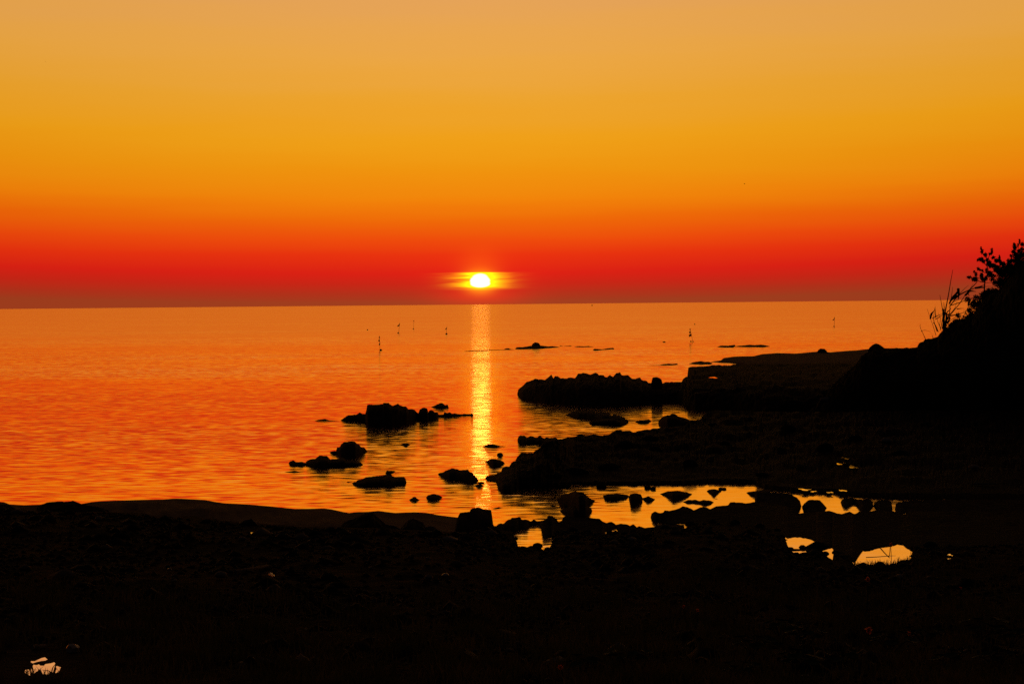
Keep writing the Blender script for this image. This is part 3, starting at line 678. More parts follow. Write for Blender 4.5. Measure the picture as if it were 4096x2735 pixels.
# ---- front shore: from the waterline up to the bank the picture was taken from
PUD = [np.array(C(60, 2540, 7.34, p)) for p in (
    [(280, 1030), (350, 990), (420, 1005), (455, 985), (540, 975), (520, 900), (540, 855), (640, 870), (700, 845), (745, 885), (850, 885), (890, 840), (1050, 815), (1150, 785), (1180, 810), (1160, 930), (1110, 1080), (1060, 1060), (1010, 1030), (1000, 1120), (940, 1150),
     (870, 1120), (820, 1135), (760, 1010), (680, 1000), (660, 1070), (560, 1105), (500, 1200), (470, 1180), (410, 1160), (300, 1100)],
    [(455, 775), (480, 750), (560, 755), (660, 715), (780, 660), (880, 640), (955, 700), (890, 735), (780, 745), (640, 775), (520, 815)],
    [(1200, 905), (1240, 895), (1350, 935), (1340, 980), (1270, 1070), (1190, 1100), (1180, 1060), (1225, 985)])]
shore_top = [(-2600, 2035)] + M1([(-120, 175), (0, 185), (120, 200), (380, 215), (700, 230), (1130, 222), (1250, 232), (1480, 234), (1600, 270), (1750, 288), (1770, 272), (1800, 290), (1950, 268), (2060, 268), (2150, 300), (2190, 288), (2240, 300), (2349, 320)]) + \
    M2([(200, 258), (420, 272), (560, 277), (700, 296), (1000, 300), (1500, 310), (2000, 340), (2150, 345), (2300, 350)]) + \
    [(1900, 2118), (1970, 2116), (2040, 2126), (2054, 2128), (2060, 2145), (2058, 2160), (2068, 2166), (2074, 2178), (2073, 2190), (2088, 2199), (2097, 2190), (2117, 2184), (2143, 2180), (2158, 2184), (2173, 2198), (2184, 2189), (2194, 2195), (2204, 2180), (2209, 2165), (2213, 2150),
     (2225, 2118), (2390, 2126), (2396, 2134), (2406, 2137), (2418, 2136), (2440, 2131), (2466, 2120), (2474, 2128), (2515, 2138), (2522, 2146), (2532, 2147), (2541, 2136), (2590, 2130), (2597, 2138), (2602, 2134), (2612, 2122), (2640, 2115), (2700, 2098), (2722, 2098), (2732, 2110), (2742, 2111), (2756, 2098), (2775, 2086),
     (2900, 2088), (3100, 2112), (3138, 2140), (3150, 2180), (3160, 2200), (3190, 2221), (3210, 2219), (3225, 2229), (3240, 2228), (3254, 2210), (3263, 2178), (3284, 2190), (3291, 2204), (3310, 2226), (3331, 2240), (3334, 2205), (3380, 2215), (3405, 2240), (3417, 2263), (3490, 2263), (3580, 2260), (3590, 2250), (3605, 2255), (3620, 2240), (3640, 2238), (3648, 2216), (3656, 2195), (3700, 2185), (4220, 2165), (7200, 2120)]
shore_top = np.array(sorted(shore_top))


def z_shore(x, y):
    """height of the front shore where pixel (x, y) of the photograph meets it, before small relief"""
    x = np.asarray(x, float); y = np.asarray(y, float)
    yt = np.interp(x, shore_top[:, 0], shore_top[:, 1])
    zc = np.interp(x, [0, 1750, 1900, 2000, 2200, 4300], [0.90, 0.85, 0.55, 0.25, 0.10, 0.10])
    t = np.clip((y - yt) / (2900.0 - yt), 0, 1)
    z = zc + (2.0 - zc) * (0.75 * t + 0.25 * t * t)
    return z, t


def p_shore(x, y):
    x = np.atleast_1d(np.asarray(x, float)); y = np.atleast_1d(np.asarray(y, float))
    z, t = z_shore(x, y)
    p = at_z(x, y, z)
    r = fbm(p * np.array([0.55, 0.35, 0.0]) + 3.1, 3, 91) * 0.10 + fbm(p * np.array([2.6, 1.6, 0.0]) + 9.1, 3, 95) * 0.045
    p[:, 2] += r * np.clip(t * 12, 0, 1)
    # hollow where the puddle lies
    for cx_, cy_, rx_, ry_ in ((170, 2668, 175, 60),):
        k = np.clip(1.5 - np.sqrt(((x - cx_) / rx_) ** 2 + ((y - cy_) / ry_) ** 2), 0, 1)
        k = np.clip(k * 2, 0, 1)
        p[:, 2] = p[:, 2] * (1 - k) + np.minimum(p[:, 2], z - 0.06) * k
    return p


ny_ = 300
gx = np.concatenate([np.linspace(-2590, -110, 120)[:-1], np.linspace(-110, 4210, 860), np.linspace(4210, 7190, 140)[1:]]); nx_ = len(gx)
V = np.zeros((ny_ + 6, nx_, 3))
yt = np.interp(gx, shore_top[:, 0], shore_top[:, 1]) + fbm1(gx * .07, 4, 5) * -4.0 - np.maximum(0, fbm1(gx * .025, 3, 8)) * 5
for k in range(ny_):
    s = k / (ny_ - 1.0)
    V[k + 2] = p_shore(gx, yt + (2900 - yt) * s ** 1.15)
crest = V[2].copy()
for k, (dd, zz) in enumerate(((0.9, -0.45), (0.3, -0.02))):
    V[k] = crest; V[k, :, 1] += dd; V[k, :, 0] *= (crest[:, 1] + dd) / crest[:, 1]
    V[k, :, 2] = np.minimum(zz if zz < -.1 else crest[:, 2] * 0.55, EYE[2] + (crest[:, 2] - EYE[2]) / crest[:, 1] * V[k, :, 1] - .003)
last = V[ny_ + 1].copy()
for k, (yy, zz) in enumerate(((10.0, 2.75), (4.0, 3.3), (0.0, 3.45), (-40.0, 4.2))):
    V[ny_ + 2 + k] = np.stack([np.linspace(-14 - (40 if yy < 0 else 0), 18 + (40 if yy < 0 else 0), nx_), np.full(nx_, yy), np.full(nx_, zz)], -1)
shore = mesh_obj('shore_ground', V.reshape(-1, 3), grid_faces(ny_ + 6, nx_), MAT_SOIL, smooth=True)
tag(shore, kind='structure')

pud_root = empty('puddle', at_z([170], [2668], 1.3)[0])
tag(pud_root, kind='structure')
for p in PUD:
    zc = z_shore(170, 2668)[0] - 0.012
    w = at_z(p[:, 0], p[:, 1], np.full(len(p), float(zc)))
    c = w.mean(0)
    mesh_obj('water_surface', np.vstack([w, c]), [(i, (i + 1) % len(w), len(w)) for i in range(len(w))], MAT_POOL, pud_root)

def drop(x, y, fallback=60.0):
    dg = bpy.context.evaluated_depsgraph_get()
    d = ray(np.array([x]), np.array([y]))[0]
    ok, loc, nr, i, ob, mw = SC.ray_cast(dg, Vector(EYE), Vector(d).normalized())
    return np.array(loc) if ok else at_z([x], [y], .4)[0]


bpy.context.view_layer.update()
# ---- bank on the right
hill_top = [(3200, 1680), (3290, 1590), (3350, 1520), (3390, 1482), (3425, 1456), (3445, 1424), (3480, 1402), (3545, 1394), (3600, 1392), (3640, 1391), (3668, 1386), (3676, 1370), (3692, 1366), (3700, 1356), (3727, 1351), (3750, 1348), (3756, 1338), (3775, 1318), (3800, 1302), (3850, 1276), (3890, 1262),
            (3908, 1236), (3930, 1205), (3945, 1185), (3975, 1172), (4010, 1150), (4030, 1122), (4050, 1088), (4070, 1060), (4096, 1040), (4200, 960), (4400, 890), (7200, 780)]
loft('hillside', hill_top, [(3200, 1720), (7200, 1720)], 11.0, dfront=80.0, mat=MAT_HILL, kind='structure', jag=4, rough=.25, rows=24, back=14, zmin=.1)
loft('boulder', K6([(1955, 88), (1975, 62), (2000, 40), (2030, 30), (2060, 38), (2090, 60), (2125, 84)]), K6([(1955, 120), (2125, 120)]), 1.0, 'rounded boulder on the crest where the sand spit meets the bank', 'boulder', dfront=92, jag=2, group=HG)
loft('boulder', K6([(1475, 112), (1490, 88), (1510, 78), (1545, 80), (1562, 95), (1575, 116)]), K6([(1475, 118), (1575, 122)]), 1.0, 'small rounded boulder alone on the crest of the sand spit', 'boulder', dfront=float(drop(*K6([(1525, 119)])[0])[1]) - .8, jag=1.5, group=HG)

# ------------------------------------------------------------------ plants on the bank
rng = np.random.default_rng(7)


def leaf_cloud(centres, radii, counts, size, rng, flat=0.5, ratio=0.42):
    V, n = [], 0
    for c, r, k in zip(centres, radii, counts):
        d = rng.normal(size=(k, 3)); d /= np.linalg.norm(d, axis=1, keepdims=True)
        p = c + d * np.asarray(r) * (rng.random((k, 1)) ** 0.45)
        a = rng.normal(size=(k, 3)); a[:, 2] += flat; a /= np.linalg.norm(a, axis=1, keepdims=True)
        b = np.cross(a, rng.normal(size=(k, 3))); b /= np.linalg.norm(b, axis=1, keepdims=True)
        L = size * rng.uniform(.6, 1.3, (k, 1))
        V.append(np.stack([p - a * L * .5, p + b * L * ratio * .5, p + a * L * .5, p - b * L * ratio * .5], 1).reshape(-1, 3))
    V = np.concatenate(V)
    return V, np.arange(len(V)).reshape(-1, 4)


def px(D):
    return D / F


BD = 90.0
bushes = [(3800, 1330, 18), (3838, 1300, 24), (3884, 1272, 28), (3915, 1240, 26), (3940, 1206, 30), (3975, 1186, 30), (4012, 1168, 36), (4042, 1130, 40), (4072, 1090, 44), (4100, 1062, 46)]
blabels = ['lowest dark shrub on the bank, behind the reeds', 'small dark shrub just right of the reed stems', 'dark shrub under the drooping reed leaf', 'dark shrub touching the reed blades', 'leafy shrub left of the young tree trunk',
           'leafy shrub at the foot of the young tree', 'dark shrub right of the young tree trunk', 'dense shrub below the tree branches', 'dense dark shrub beneath the top of the bank', 'dense shrub at the picture edge on the bank']
for (bx, by, br), lb in zip(bushes, blabels):
    c = at_dist([bx], [by], [BD])[0]
    root = empty('shrub', c - np.array([0, 0, br * px(BD) * 1.3]))
    tag(root, lb, 'shrub', 'shrubs along the crest of the bank')
    R = br * px(BD)
    cs = c + rng.normal(size=(22, 3)) * R * np.array([.75, .8, .42]) + np.array([0, 0, R * .12])
    v, fc = leaf_cloud(cs, np.full(22, R * .42), np.full(22, 110), 0.10, rng, ratio=.34)
    mesh_obj('crown', v, fc, MAT_LEAF, root)
    st = [(smooth_path([c - np.array([0, 0, R * 1.4]), c + (q - c) * .5 - np.array([0, 0, R * .3]), q], 6), np.linspace(.02, .006, 6)) for q in cs[:6]]
    v, fc = tubes(st, 4); mesh_obj('stem', v, fc, MAT_BARK, root)
    tw = []
    for _ in range(26):
        a_ = rng.uniform(-1.5, 1.5); l_ = R * rng.uniform(1.0, 1.55); e_ = c + np.array([math.sin(a_) * l_, rng.normal(0, .2), math.cos(a_) * l_ * .85])
        tw.append((smooth_path([c, c + (e_ - c) * .6 + rng.normal(size=3) * R * .12, e_], 7), np.linspace(.012, .004, 7)))
    v, fc = tubes(tw, 4); mesh_obj('twigs', v, fc, MAT_BARK, root)
    ends = [t_[0][k_] for t_ in tw for k_ in (4, 5, 6)]
    v, fc = leaf_cloud(ends, np.full(len(ends), .07), np.full(len(ends), 5), 0.085, rng, flat=1.0, ratio=.3); mesh_obj('leaves', v, fc, MAT_LEAF, root)

# young tree leaning out over the bank
TD = 88.0
tree_root = empty('tree', at_dist([3938], [1175], [TD])[0])
tag(tree_root, 'young tree with open tufted branches leaning out from the bank', 'tree')
br = [([(1450, 1330), (1455, 1180), (1462, 1060), (1470, 980), (1540, 870), (1562, 730), (1480, 660), (1370, 560), (1310, 562)], 4.5, 1.2),
      ([(1466, 1065), (1400, 1070), (1330, 1040), (1200, 985), (1080, 925)], 2.6, 1.0), ([(1562, 735), (1660, 690), (1740, 600), (1790, 530), (1808, 460)], 3.0, 1.0),
      ([(1555, 650), (1500, 520), (1410, 400), (1365, 250)], 2.2, 0.7), ([(1520, 560), (1590, 430), (1630, 360), (1650, 290)], 1.8, 0.7), ([(1540, 870), (1450, 850), (1380, 800), (1300, 755)], 1.8, .8),
      ([(1290, 990), (1260, 890), (1210, 810)], 1.5, .8), ([(1470, 1080), (1580, 1075), (1680, 1080), (1780, 1120)], 1.4, .7), ([(1460, 1165), (1580, 1160), (1720, 1165)], 1.2, .7), ([(1545, 850), (1680, 820), (1800, 830), (1950, 780)], 2.6, 1.2),
      ([(1900, 900), (1980, 700), (2050, 560), (2120, 380), (2150, 290), (2105, 180)], 3.5, .9), ([(2120, 400), (2060, 380)], 1.2, .6), ([(2050, 560), (2000, 520), (1975, 560)], 1.2, .6), ([(2160, 480), (2260, 340), (2320, 230), (2325, 130)], 3, .8),
      ([(2250, 350), (2215, 250), (2200, 190)], 1.3, .5), ([(2300, 250), (2250, 180), (2235, 90)], 1.3, .5), ([(2130, 500), (2060, 480), (2025, 450)], 1.2, .6), ([(1800, 700), (1880, 640), (1910, 600)], 1.6, .8), ([(1620, 560), (1680, 480)], 1.2, .6)]
paths = []
for pts, wa, wb in br:
    pp = np.array(L4(pts)); dd = TD + np.cumsum(rng.normal(0, .12, len(pp)))
    w = at_dist(pp[:, 0], pp[:, 1], dd)
    w = smooth_path(w, 14)
    paths.append((w, np.linspace(wa, wb, 14) * px(TD) * .5 * 1.5))
v, fc = tubes(paths[:1], 6); mesh_obj('trunk', v, fc, MAT_BARK, tree_root)
for i, pth in enumerate(paths[1:]):
    v, fc = tubes([pth], 5); mesh_obj('branch', v, fc, MAT_BARK, tree_root)
tufts = [(1400, 370, 22, 45, 40), (1375, 300, 8, 40, 10), (1622, 365, 16, 60, 36), (1585, 425, 25, 18, 14), (1375, 548, 45, 36, 60), (1310, 565, 22, 16, 12), (1440, 592, 28, 34, 26), (1480, 450, 45, 38, 26), (1520, 565, 40, 34, 24), (1560, 640, 55, 50, 70), (1655, 512, 36, 22, 30),
         (1630, 695, 80, 42, 90), (1740, 580, 55, 34, 60), (1795, 520, 14, 55, 24), (1820, 620, 30, 50, 34), (1880, 655, 48, 44, 60), (1315, 768, 22, 28, 24), (1410, 802, 20, 20, 14), (1360, 790, 30, 8, 5), (1500, 800, 22, 45, 26), (1222, 830, 22, 20, 12), (1265, 885, 24, 36, 28), (1115, 955, 50, 24, 30),
         (1240, 1000, 64, 46, 80), (1390, 930, 34, 66, 60), (1430, 1005, 40, 34, 40), (1570, 880, 46, 66, 70), (1490, 980, 34, 42, 40), (1700, 760, 40, 70, 60), (1760, 770, 60, 80, 90), (1810, 850, 80, 56, 70), (1900, 760, 70, 70, 90), (1840, 910, 70, 40, 36), (1650, 925, 60, 46, 34), (1640, 1010, 60, 44, 30),
         (2000, 660, 36, 66, 60), (2055, 590, 44, 40, 50), (2130, 260, 30, 70, 50), (2150, 300, 26, 40, 34), (2110, 375, 44, 34, 34), (2160, 430, 44, 30, 40), (2230, 360, 36, 34, 24), (2315, 215, 40, 36, 36), (2248, 150, 14, 50, 12), (2215, 240, 14, 36, 8), (2305, 320, 46, 36, 44), (2050, 470, 26, 22, 16),
         (1990, 570, 22, 26, 14), (1690, 1080, 50, 24, 18), (1960, 850, 60, 60, 60), (2080, 720, 60, 60, 70), (2200, 520, 60, 60, 80), (2290, 430, 60, 60, 60), (2100, 850, 90, 90, 120), (2250, 650, 90, 90, 140)]
cs, rs, ks = [], [], []
for tx, ty, trx, try_, k in tufts:
    q = L4([(tx, ty)])[0]
    cs.append(at_dist([q[0]], [q[1]], [TD + rng.normal(0, .15)])[0])
    tk_ = px(TD) / 5.6466 * 1.2; rs.append((trx * tk_, trx * tk_, try_ * tk_)); ks.append(int(k * 2.6))
v, fc = leaf_cloud(cs, rs, ks, 0.13, rng, flat=1.1, ratio=.24)
mesh_obj('crown', v, fc, MAT_LEAF, tree_root)

# reed clump
RD = 88.5
reed_root = empty('reed_clump', at_dist([3772], [1328], [RD])[0])
tag(reed_root, 'clump of tall wind bent reeds at the left end of the bank', 'reeds')
stems = [([(600, 1180), (650, 850), (710, 560), (750, 300), (790, 90)], 22, 5), ([(615, 1200), (605, 850), (575, 680), (550, 550)], 18, 4), ([(700, 1000), (735, 870), (738, 735)], 14, 8), ([(740, 748), (900, 700), (1050, 640), (1200, 590), (1330, 560)], 12, 3),
         ([(640, 1150), (700, 930), (850, 800), (960, 660), (1010, 550), (1100, 450), (1240, 310)], 14, 6), ([(735, 760), (850, 600), (930, 540), (1080, 470), (1180, 430), (1370, 370)], 14, 10), ([(910, 550), (1000, 500), (1080, 470), (1160, 400), (1240, 312)], 14, 8),
         ([(480, 1300), (420, 1100), (380, 1000), (318, 810)], 7, 3), ([(500, 1220), (440, 1040), (430, 960), (470, 800)], 12, 3), ([(520, 1230), (470, 1110), (430, 1060)], 14, 8), ([(560, 1160), (510, 1040), (505, 990)], 9, 4), ([(545, 1130), (565, 980), (520, 880)], 7, 3),
         ([(630, 1190), (720, 1050), (830, 960)], 9, 4), ([(660, 1180), (760, 1070), (840, 960)], 7, 3), ([(610, 1200), (700, 980), (880, 760), (970, 620)], 9, 4), ([(740, 910), (830, 790), (870, 660)], 7, 3), ([(980, 960), (1060, 800), (1080, 755)], 8, 6),
         ([(620, 1180), (625, 900), (610, 810)], 34, 22), ([(640, 1180), (680, 960), (670, 880)], 36, 24), ([(690, 1080), (740, 980), (700, 900)], 28, 16), ([(560, 1200), (600, 1000), (615, 780), (615, 690)], 10, 3)]
leaves = [([(720, 722), (745, 660), (780, 620), (835, 560), (880, 490), (915, 430)], 12, 44, 8), ([(905, 440), (900, 540), (872, 655)], 40, 30, 4), ([(735, 720), (760, 620), (790, 400)], 14, 8, 3), ([(925, 525), (1000, 440), (1080, 370)], 8, 6, 2), ([(855, 812), (940, 800), (1015, 800)], 14, 8, 2),
          ([(745, 938), (880, 912), (1025, 865)], 16, 12, 3), ([(1080, 752), (1085, 690), (1130, 615)], 18, 34, 4), ([(1085, 745), (1150, 680), (1240, 610)], 14, 36, 4), ([(1085, 778), (1180, 742)], 8, 8, 3), ([(378, 995), (395, 900), (445, 838)], 20, 30, 6), ([(440, 840), (475, 760)], 8, 6, 2), ([(460, 965), (480, 790)], 16, 8, 3),
          ([(395, 985), (520, 930), (600, 905)], 10, 10, 4), ([(465, 1003), (540, 960), (605, 918)], 10, 10, 4), ([(1070, 490), (1140, 480), (1210, 490)], 20, 18, 4), ([(1060, 520), (1080, 540), (1100, 580)], 10, 12, 3), ([(1200, 425), (1300, 410), (1370, 415)], 26, 30, 14), ([(1010, 560), (1060, 520), (1130, 470)], 30, 30, 10),
          ([(790, 690), (900, 620), (960, 590)], 8, 6, 2), ([(760, 640), (840, 580), (880, 560)], 30, 40, 10), ([(1100, 450), (1170, 340)], 6, 5, 2), ([(600, 900), (640, 830), (625, 690)], 14, 8, 3), ([(690, 870), (760, 800), (700, 770)], 14, 8, 3)]


def L5w(pts, D):
    q = np.array(L5(pts)); dd = D + np.linspace(0, rng.normal(0, .25), len(q))
    return smooth_path(at_dist(q[:, 0], q[:, 1], dd), 14)


for pts, wa, wb in stems:
    v, fc = tubes([(L5w(pts, RD + rng.normal(0, .12)), np.linspace(wa, wb, 14) / 4.6125 * px(RD) * .75)], 5)
    mesh_obj('stem', v, fc, MAT_REED, reed_root)
for pts, wa, wm, wb in leaves:
    w = L5w(pts, RD + rng.normal(0, .12))
    rad = np.interp(np.linspace(0, 1, 14), [0, .45, 1], [wa, wm, wb]) / 4.6125 * px(RD) * .7
    v, fc = tubes([(w, rad)], 4)
    c = w.mean(0); v[:, 1] = c[1] + (v[:, 1] - c[1]) * 0.35
    mesh_obj('leaf', v, fc, MAT_REED, reed_root)
tuft_root = empty('grass_tuft', at_dist([3701], [1354], [RD])[0])
tag(tuft_root, 'two thin curved grass stalks left of the reed clump', 'grass tuft')
for pts, wa, wb in (([(285, 1365), (230, 1240), (185, 1150), (190, 1085)], 13, 4), ([(215, 1235), (195, 1150), (178, 1120)], 5, 3), ([(205, 1222), (260, 1195), (330, 1210), (410, 1262)], 8, 3), ([(425, 1345), (415, 1310), (405, 1285)], 12, 3)):
    v, fc = tubes([(L5w(pts, RD), np.linspace(wa, wb, 14) / 4.6125 * px(RD) * .5)], 5)
    mesh_obj('stalk', v, fc, MAT_REED, tuft_root)

# ------------------------------------------------------------------ flag markers, floats and birds out on the water


def flag_marker(label, base, topp, flags, float_pts, width=1.3):
    """base, topp: pixels; flags: list of (polygon in pixels, material)"""
    b = at_z([base[0]], [base[1]], 0.0)[0]; D = b[1]
    root = empty('flag_marker', b); tag(root, label, 'marker buoy', 'fishing markers with flags')
    t = at_dist([topp[0]], [topp[1]], [D])[0]
    v, fc = tubes([(smooth_path([b - np.array([0, 0, .4]), t], 6), np.linspace(1.0, .6, 6) * width * px(D) * .5)], 6)
    mesh_obj('pole', v, fc, MAT_POLE, root)
    for poly, mt in flags:
        p = np.array(poly, float); n = len(p)
        a = at_dist(p[:, 0], p[:, 1], np.full(n, D - .012)); c = at_dist(p[:, 0], p[:, 1], np.full(n, D + .012))
        # the cloth bellies a little
        a[:, 1] += .06 * np.sin(np.arange(n)); c[:, 1] += .06 * np.sin(np.arange(n))
        mesh_obj('flag', np.vstack([a, c]), [tuple(range(n)), tuple(range(2 * n - 1, n - 1, -1))] + [(i, i + n, (i + 1) % n + n, (i + 1) % n) for i in range(n)], mt, root)
    for fx, fy, fr in float_pts:
        c = at_z([fx], [fy + fr * .5], 0.0)[0]; r = fr * px(c[1])
        u = np.linspace(-1, 1, 7)
        ringr = np.sqrt(np.maximum(0, 1 - u * u)) * r + .003
        pts = c + np.stack([u * r * 1.2, np.zeros(7), np.full(7, r * .35)], -1)
        v, fc = tubes([(pts, ringr)], 8)
        mesh_obj('float', v, fc, MAT_FLOAT, root)
    return root


L6 = lambda p: C(2700, 1290, 15.68, p)
N8 = lambda p: C(1400, 1230, 3.915, p)
flag_marker('leaning marker with a large red flag below a black one', L6([(1150, 1210)])[0], L6([(950, 345)])[0],
            [(L6([(955, 345), (985, 470), (925, 485), (910, 430)]), MAT_FLAGR), (L6([(960, 505), (1000, 660), (905, 695), (885, 580)]), MAT_FLAGB), (L6([(1000, 690), (1050, 830), (880, 910), (865, 775)]), MAT_FLAGR)],
            [(*L6([(995, 1180)])[0], 3.0), (*L6([(1140, 1190)])[0], 2.4)])
flag_marker('marker pole hung with three small flags one above another', N8([(470, 665)])[0], N8([(462, 440)])[0],
            [(N8([(464, 442), (468, 470), (456, 488), (450, 468)]), MAT_FLAGB), (N8([(462, 488), (468, 520), (455, 540), (440, 518)]), MAT_FLAGB), (N8([(470, 540), (474, 572), (460, 595), (448, 580)]), MAT_FLAGR)], [(*N8([(482, 664)])[0], 4.5)])
flag_marker('marker with a drooping flag, left of the slim paired marker', N8([(758, 395)])[0], N8([(780, 232)])[0],
            [(N8([(782, 234), (778, 262), (770, 290), (745, 302), (740, 288), (765, 266)]), MAT_FLAGB)], [(*N8([(755, 397)])[0], 3.2)])
flag_marker('faint slim marker with a tiny flag, farthest of the markers', N8([(993, 335)])[0], N8([(1003, 198)])[0],
            [(N8([(1004, 200), (1002, 215), (990, 218), (990, 208)]), MAT_FLAGB), (N8([(1003, 230), (1002, 242), (994, 240)]), MAT_FLAGR)], [(*N8([(992, 334)])[0], 2.4)], 1.0)
flag_marker('marker with a swallow shaped flag closest to the sun path', N8([(1504, 412)])[0], N8([(1518, 292)])[0],
            [(N8([(1520, 294), (1516, 330), (1508, 342), (1488, 348), (1490, 338), (1507, 322)]), MAT_FLAGB)], [(*N8([(1510, 412)])[0], 3.6)])
L9 = lambda p: C(3290, 1240, 19.6, p)
flag_marker('lone marker with a bent flag far out beyond the sand spit', L9([(905, 1290)])[0], L9([(950, 520)])[0],
            [(L9([(955, 540), (950, 700), (905, 790), (760, 815), (780, 780), (880, 700), (900, 620)]), MAT_FLAGB)], [(*L9([(900, 1280)])[0], 2.6)])
for (bx, by, rr_), lb in zip(((1470, 1321, 2.6), (2779, 1298, 2.4), (2368, 1223, 2.6)), ('tiny float on the water left of the flag markers', 'tiny float beyond the leaning red flag marker', 'tiny dark float close to the horizon')):
    c = at_z([bx], [by], 0.0)[0]; r = rr_ * px(c[1])
    root = empty('buoy', c); tag(root, lb, 'buoy', 'small floats on the sea')
    th = np.linspace(-math.pi / 2, math.pi / 2, 9)
    prof = [(math.cos(t) * r, math.sin(t) * r) for t in th]
    pts = np.array([(c[0], c[1], c[2] + r * .5 + z_) for _, z_ in prof]); rad = np.array([max(q, .002) for q, _ in prof])
    v, fc = tubes([(pts, rad)], 10); mesh_obj('float', v, fc, MAT_FLOAT, root)
    v, fc = tubes([(np.array([c + [0, 0, r * 1.2], c + [r * .35, 0, r * 2.2]]), np.array([r * .18, r * .12]))], 5); mesh_obj('handle', v, fc, MAT_FLOAT, root)

for (bx, by, D, span, tl), lb in zip(((2977.5, 736, 260.0, .36, -.9), (182.5, 248.5, 420.0, .30, .5)), ('tiny dark bird flying in the orange sky above the headlands', 'faint distant bird high in the upper left sky')):
    c = at_dist([bx], [by], [D])[0]
    V_, F_ = [], []
    # body, head and tail as one lathe, wings swept up
    u = np.linspace(-1, 1, 9); bl = span * .28
    rad = np.array([.01, .5, .75, .95, 1.0, .85, .55, .6, .05]) * span * .075
    d = np.array([math.cos(tl), .3, math.sin(tl) * .6]); d /= np.linalg.norm(d)
    v, fc = tubes([(d * (u * bl)[:, None], rad)], 8); V_.append(v); F_ += fc; n0 = len(v)
    side_ = np.cross(d, [0, 0, 1.0]); side_ /= np.linalg.norm(side_); upv = np.cross(side_, d)
    for sgn in (-1, 1):
        ch = np.array([.16, .15, .10, .02]) * span; sp_ = np.array([0, .18, .36, .52]) * span; hz_ = np.array([0.02, .10, .10, .05]) * span * 1.2; sw = np.array([0, .04, -.02, -.12]) * span
        P_ = []
        for a_, s_, h_, w_ in zip(ch, sp_, hz_, sw):
            m_ = sgn * side_ * s_ + upv * h_ + d * w_
            for q_, t_ in ((.5, 0), (0.1, .018), (-.5, 0), (0.1, -.006)):
                P_.append(m_ + d * a_ * q_ + upv * t_ * span * (1 - s_ / span))
        V_.append(np.array(P_)); F_ += [tuple(int(i) + n0 for i in q) for q in grid_faces(4, 4, True)]; F_ += [(n0 + 0, n0 + 1, n0 + 2, n0 + 3), (n0 + 15, n0 + 14, n0 + 13, n0 + 12)]
        n0 += 16
    o = mesh_obj('bird', np.concatenate(V_), F_, MAT_BIRD); o.location = tuple(map(float, c))
    tag(o, lb, 'bird', 'birds in the sky')

# ------------------------------------------------------------------ things strewn over the dark shore


def surf(x, y):
    return p_shore([x], [y])[0]


B6 = lambda a, b: (a / 1.8775, 1900 + b / 1.8775)
B4 = lambda a, b: (1700 + a / 1.7717, 1850 + b / 1.7717)
B5 = lambda a, b: (2900 + a / 1.878, 1900 + b / 1.878)


def pebble(p, r, label, mat=MAT_PALE, cat='stone', name='stone', squash=(1.2, 1.0, .6), group='pale stones on the dark shore', seed=0):
    th = np.linspace(0, math.pi, 9); ph = np.arange(14) * 2 * math.pi / 14
    u = np.stack([np.outer(np.sin(th), np.cos(ph)), np.outer(np.sin(th), np.sin(ph)), np.outer(np.cos(th), np.ones(14))], -1)
    u = u * (1 + .22 * fbm(u * 1.4 + seed * 3.3, 3, seed))[..., None] * r * np.array(squash)
    o = mesh_obj(name, u.reshape(-1, 3), grid_faces(9, 14, True), mat, smooth=False)
    o.location = (float(p[0]), float(p[1]), float(p[2] + r * squash[2] * .55)); o.rotation_euler = (0, 0, seed * 1.3)
    tag(o, label, cat, group)
    return o


peb = [(B6(1660, 808), .14, 'pale rounded stone left of the bleached stick'), (B6(1275, 738), .05, 'small pale pebble in the middle of the dark left shore'), (B6(1820, 505), .10, 'dull pale stone below the sand bank'),
       (B4(28, 838), .09, 'pale stone left of a smaller one, under the square boulder'), (B4(145, 830), .08, 'small pale stone paired with another on the dark bank'), (B6(740, 345), .12, 'flat pale stone beneath the hummock on the sand bank')]
for i, (q, r, lb) in enumerate(peb):
    pebble(surf(*q) + np.array([0, 0, .03]), r * .6, lb, mat=MAT_WET if i in (1, 4) else MAT_PALE, seed=i + 1)


def stick(pts, wa, wb, label, group='driftwood on the dark shore', mat=None):
    w = np.array([surf(*q) for q in pts]); w[:, 2] += wa * .8
    w = smooth_path(w, 10)
    v, fc = tubes([(w, np.linspace(wa, wb, 10) * (1 + .2 * rng.normal(size=10)))], 7)
    c = w.mean(0)
    o = mesh_obj('driftwood', v - c, fc, mat or MAT_WOOD); o.location = tuple(map(float, c))
    tag(o, label, 'driftwood', group)


stick([B6(1765, 766), B6(1840, 758), B6(1905, 745), B6(2010, 714)], .035, .02, 'long bleached stick lying on the dark left shore')
stick([B6(2030, 788), B6(2058, 806)], .03, .025, 'short pale stick right of the long bleached stick', mat=MAT_WET)
stick([B6(520, 1304), B6(580, 1292)], .05, .04, 'short pale plank above the grassy puddle', mat=MAT_WET)
stick([B6(240, 1282), B6(345, 1262)], .03, .02, 'dim stick lying above the short pale plank')
stick([B6(715, 318), B6(820, 310)], .03, .02, 'thin pale branch under the hummock on the sand bank')


# pale things on the right headland, placed on its surface by a ray



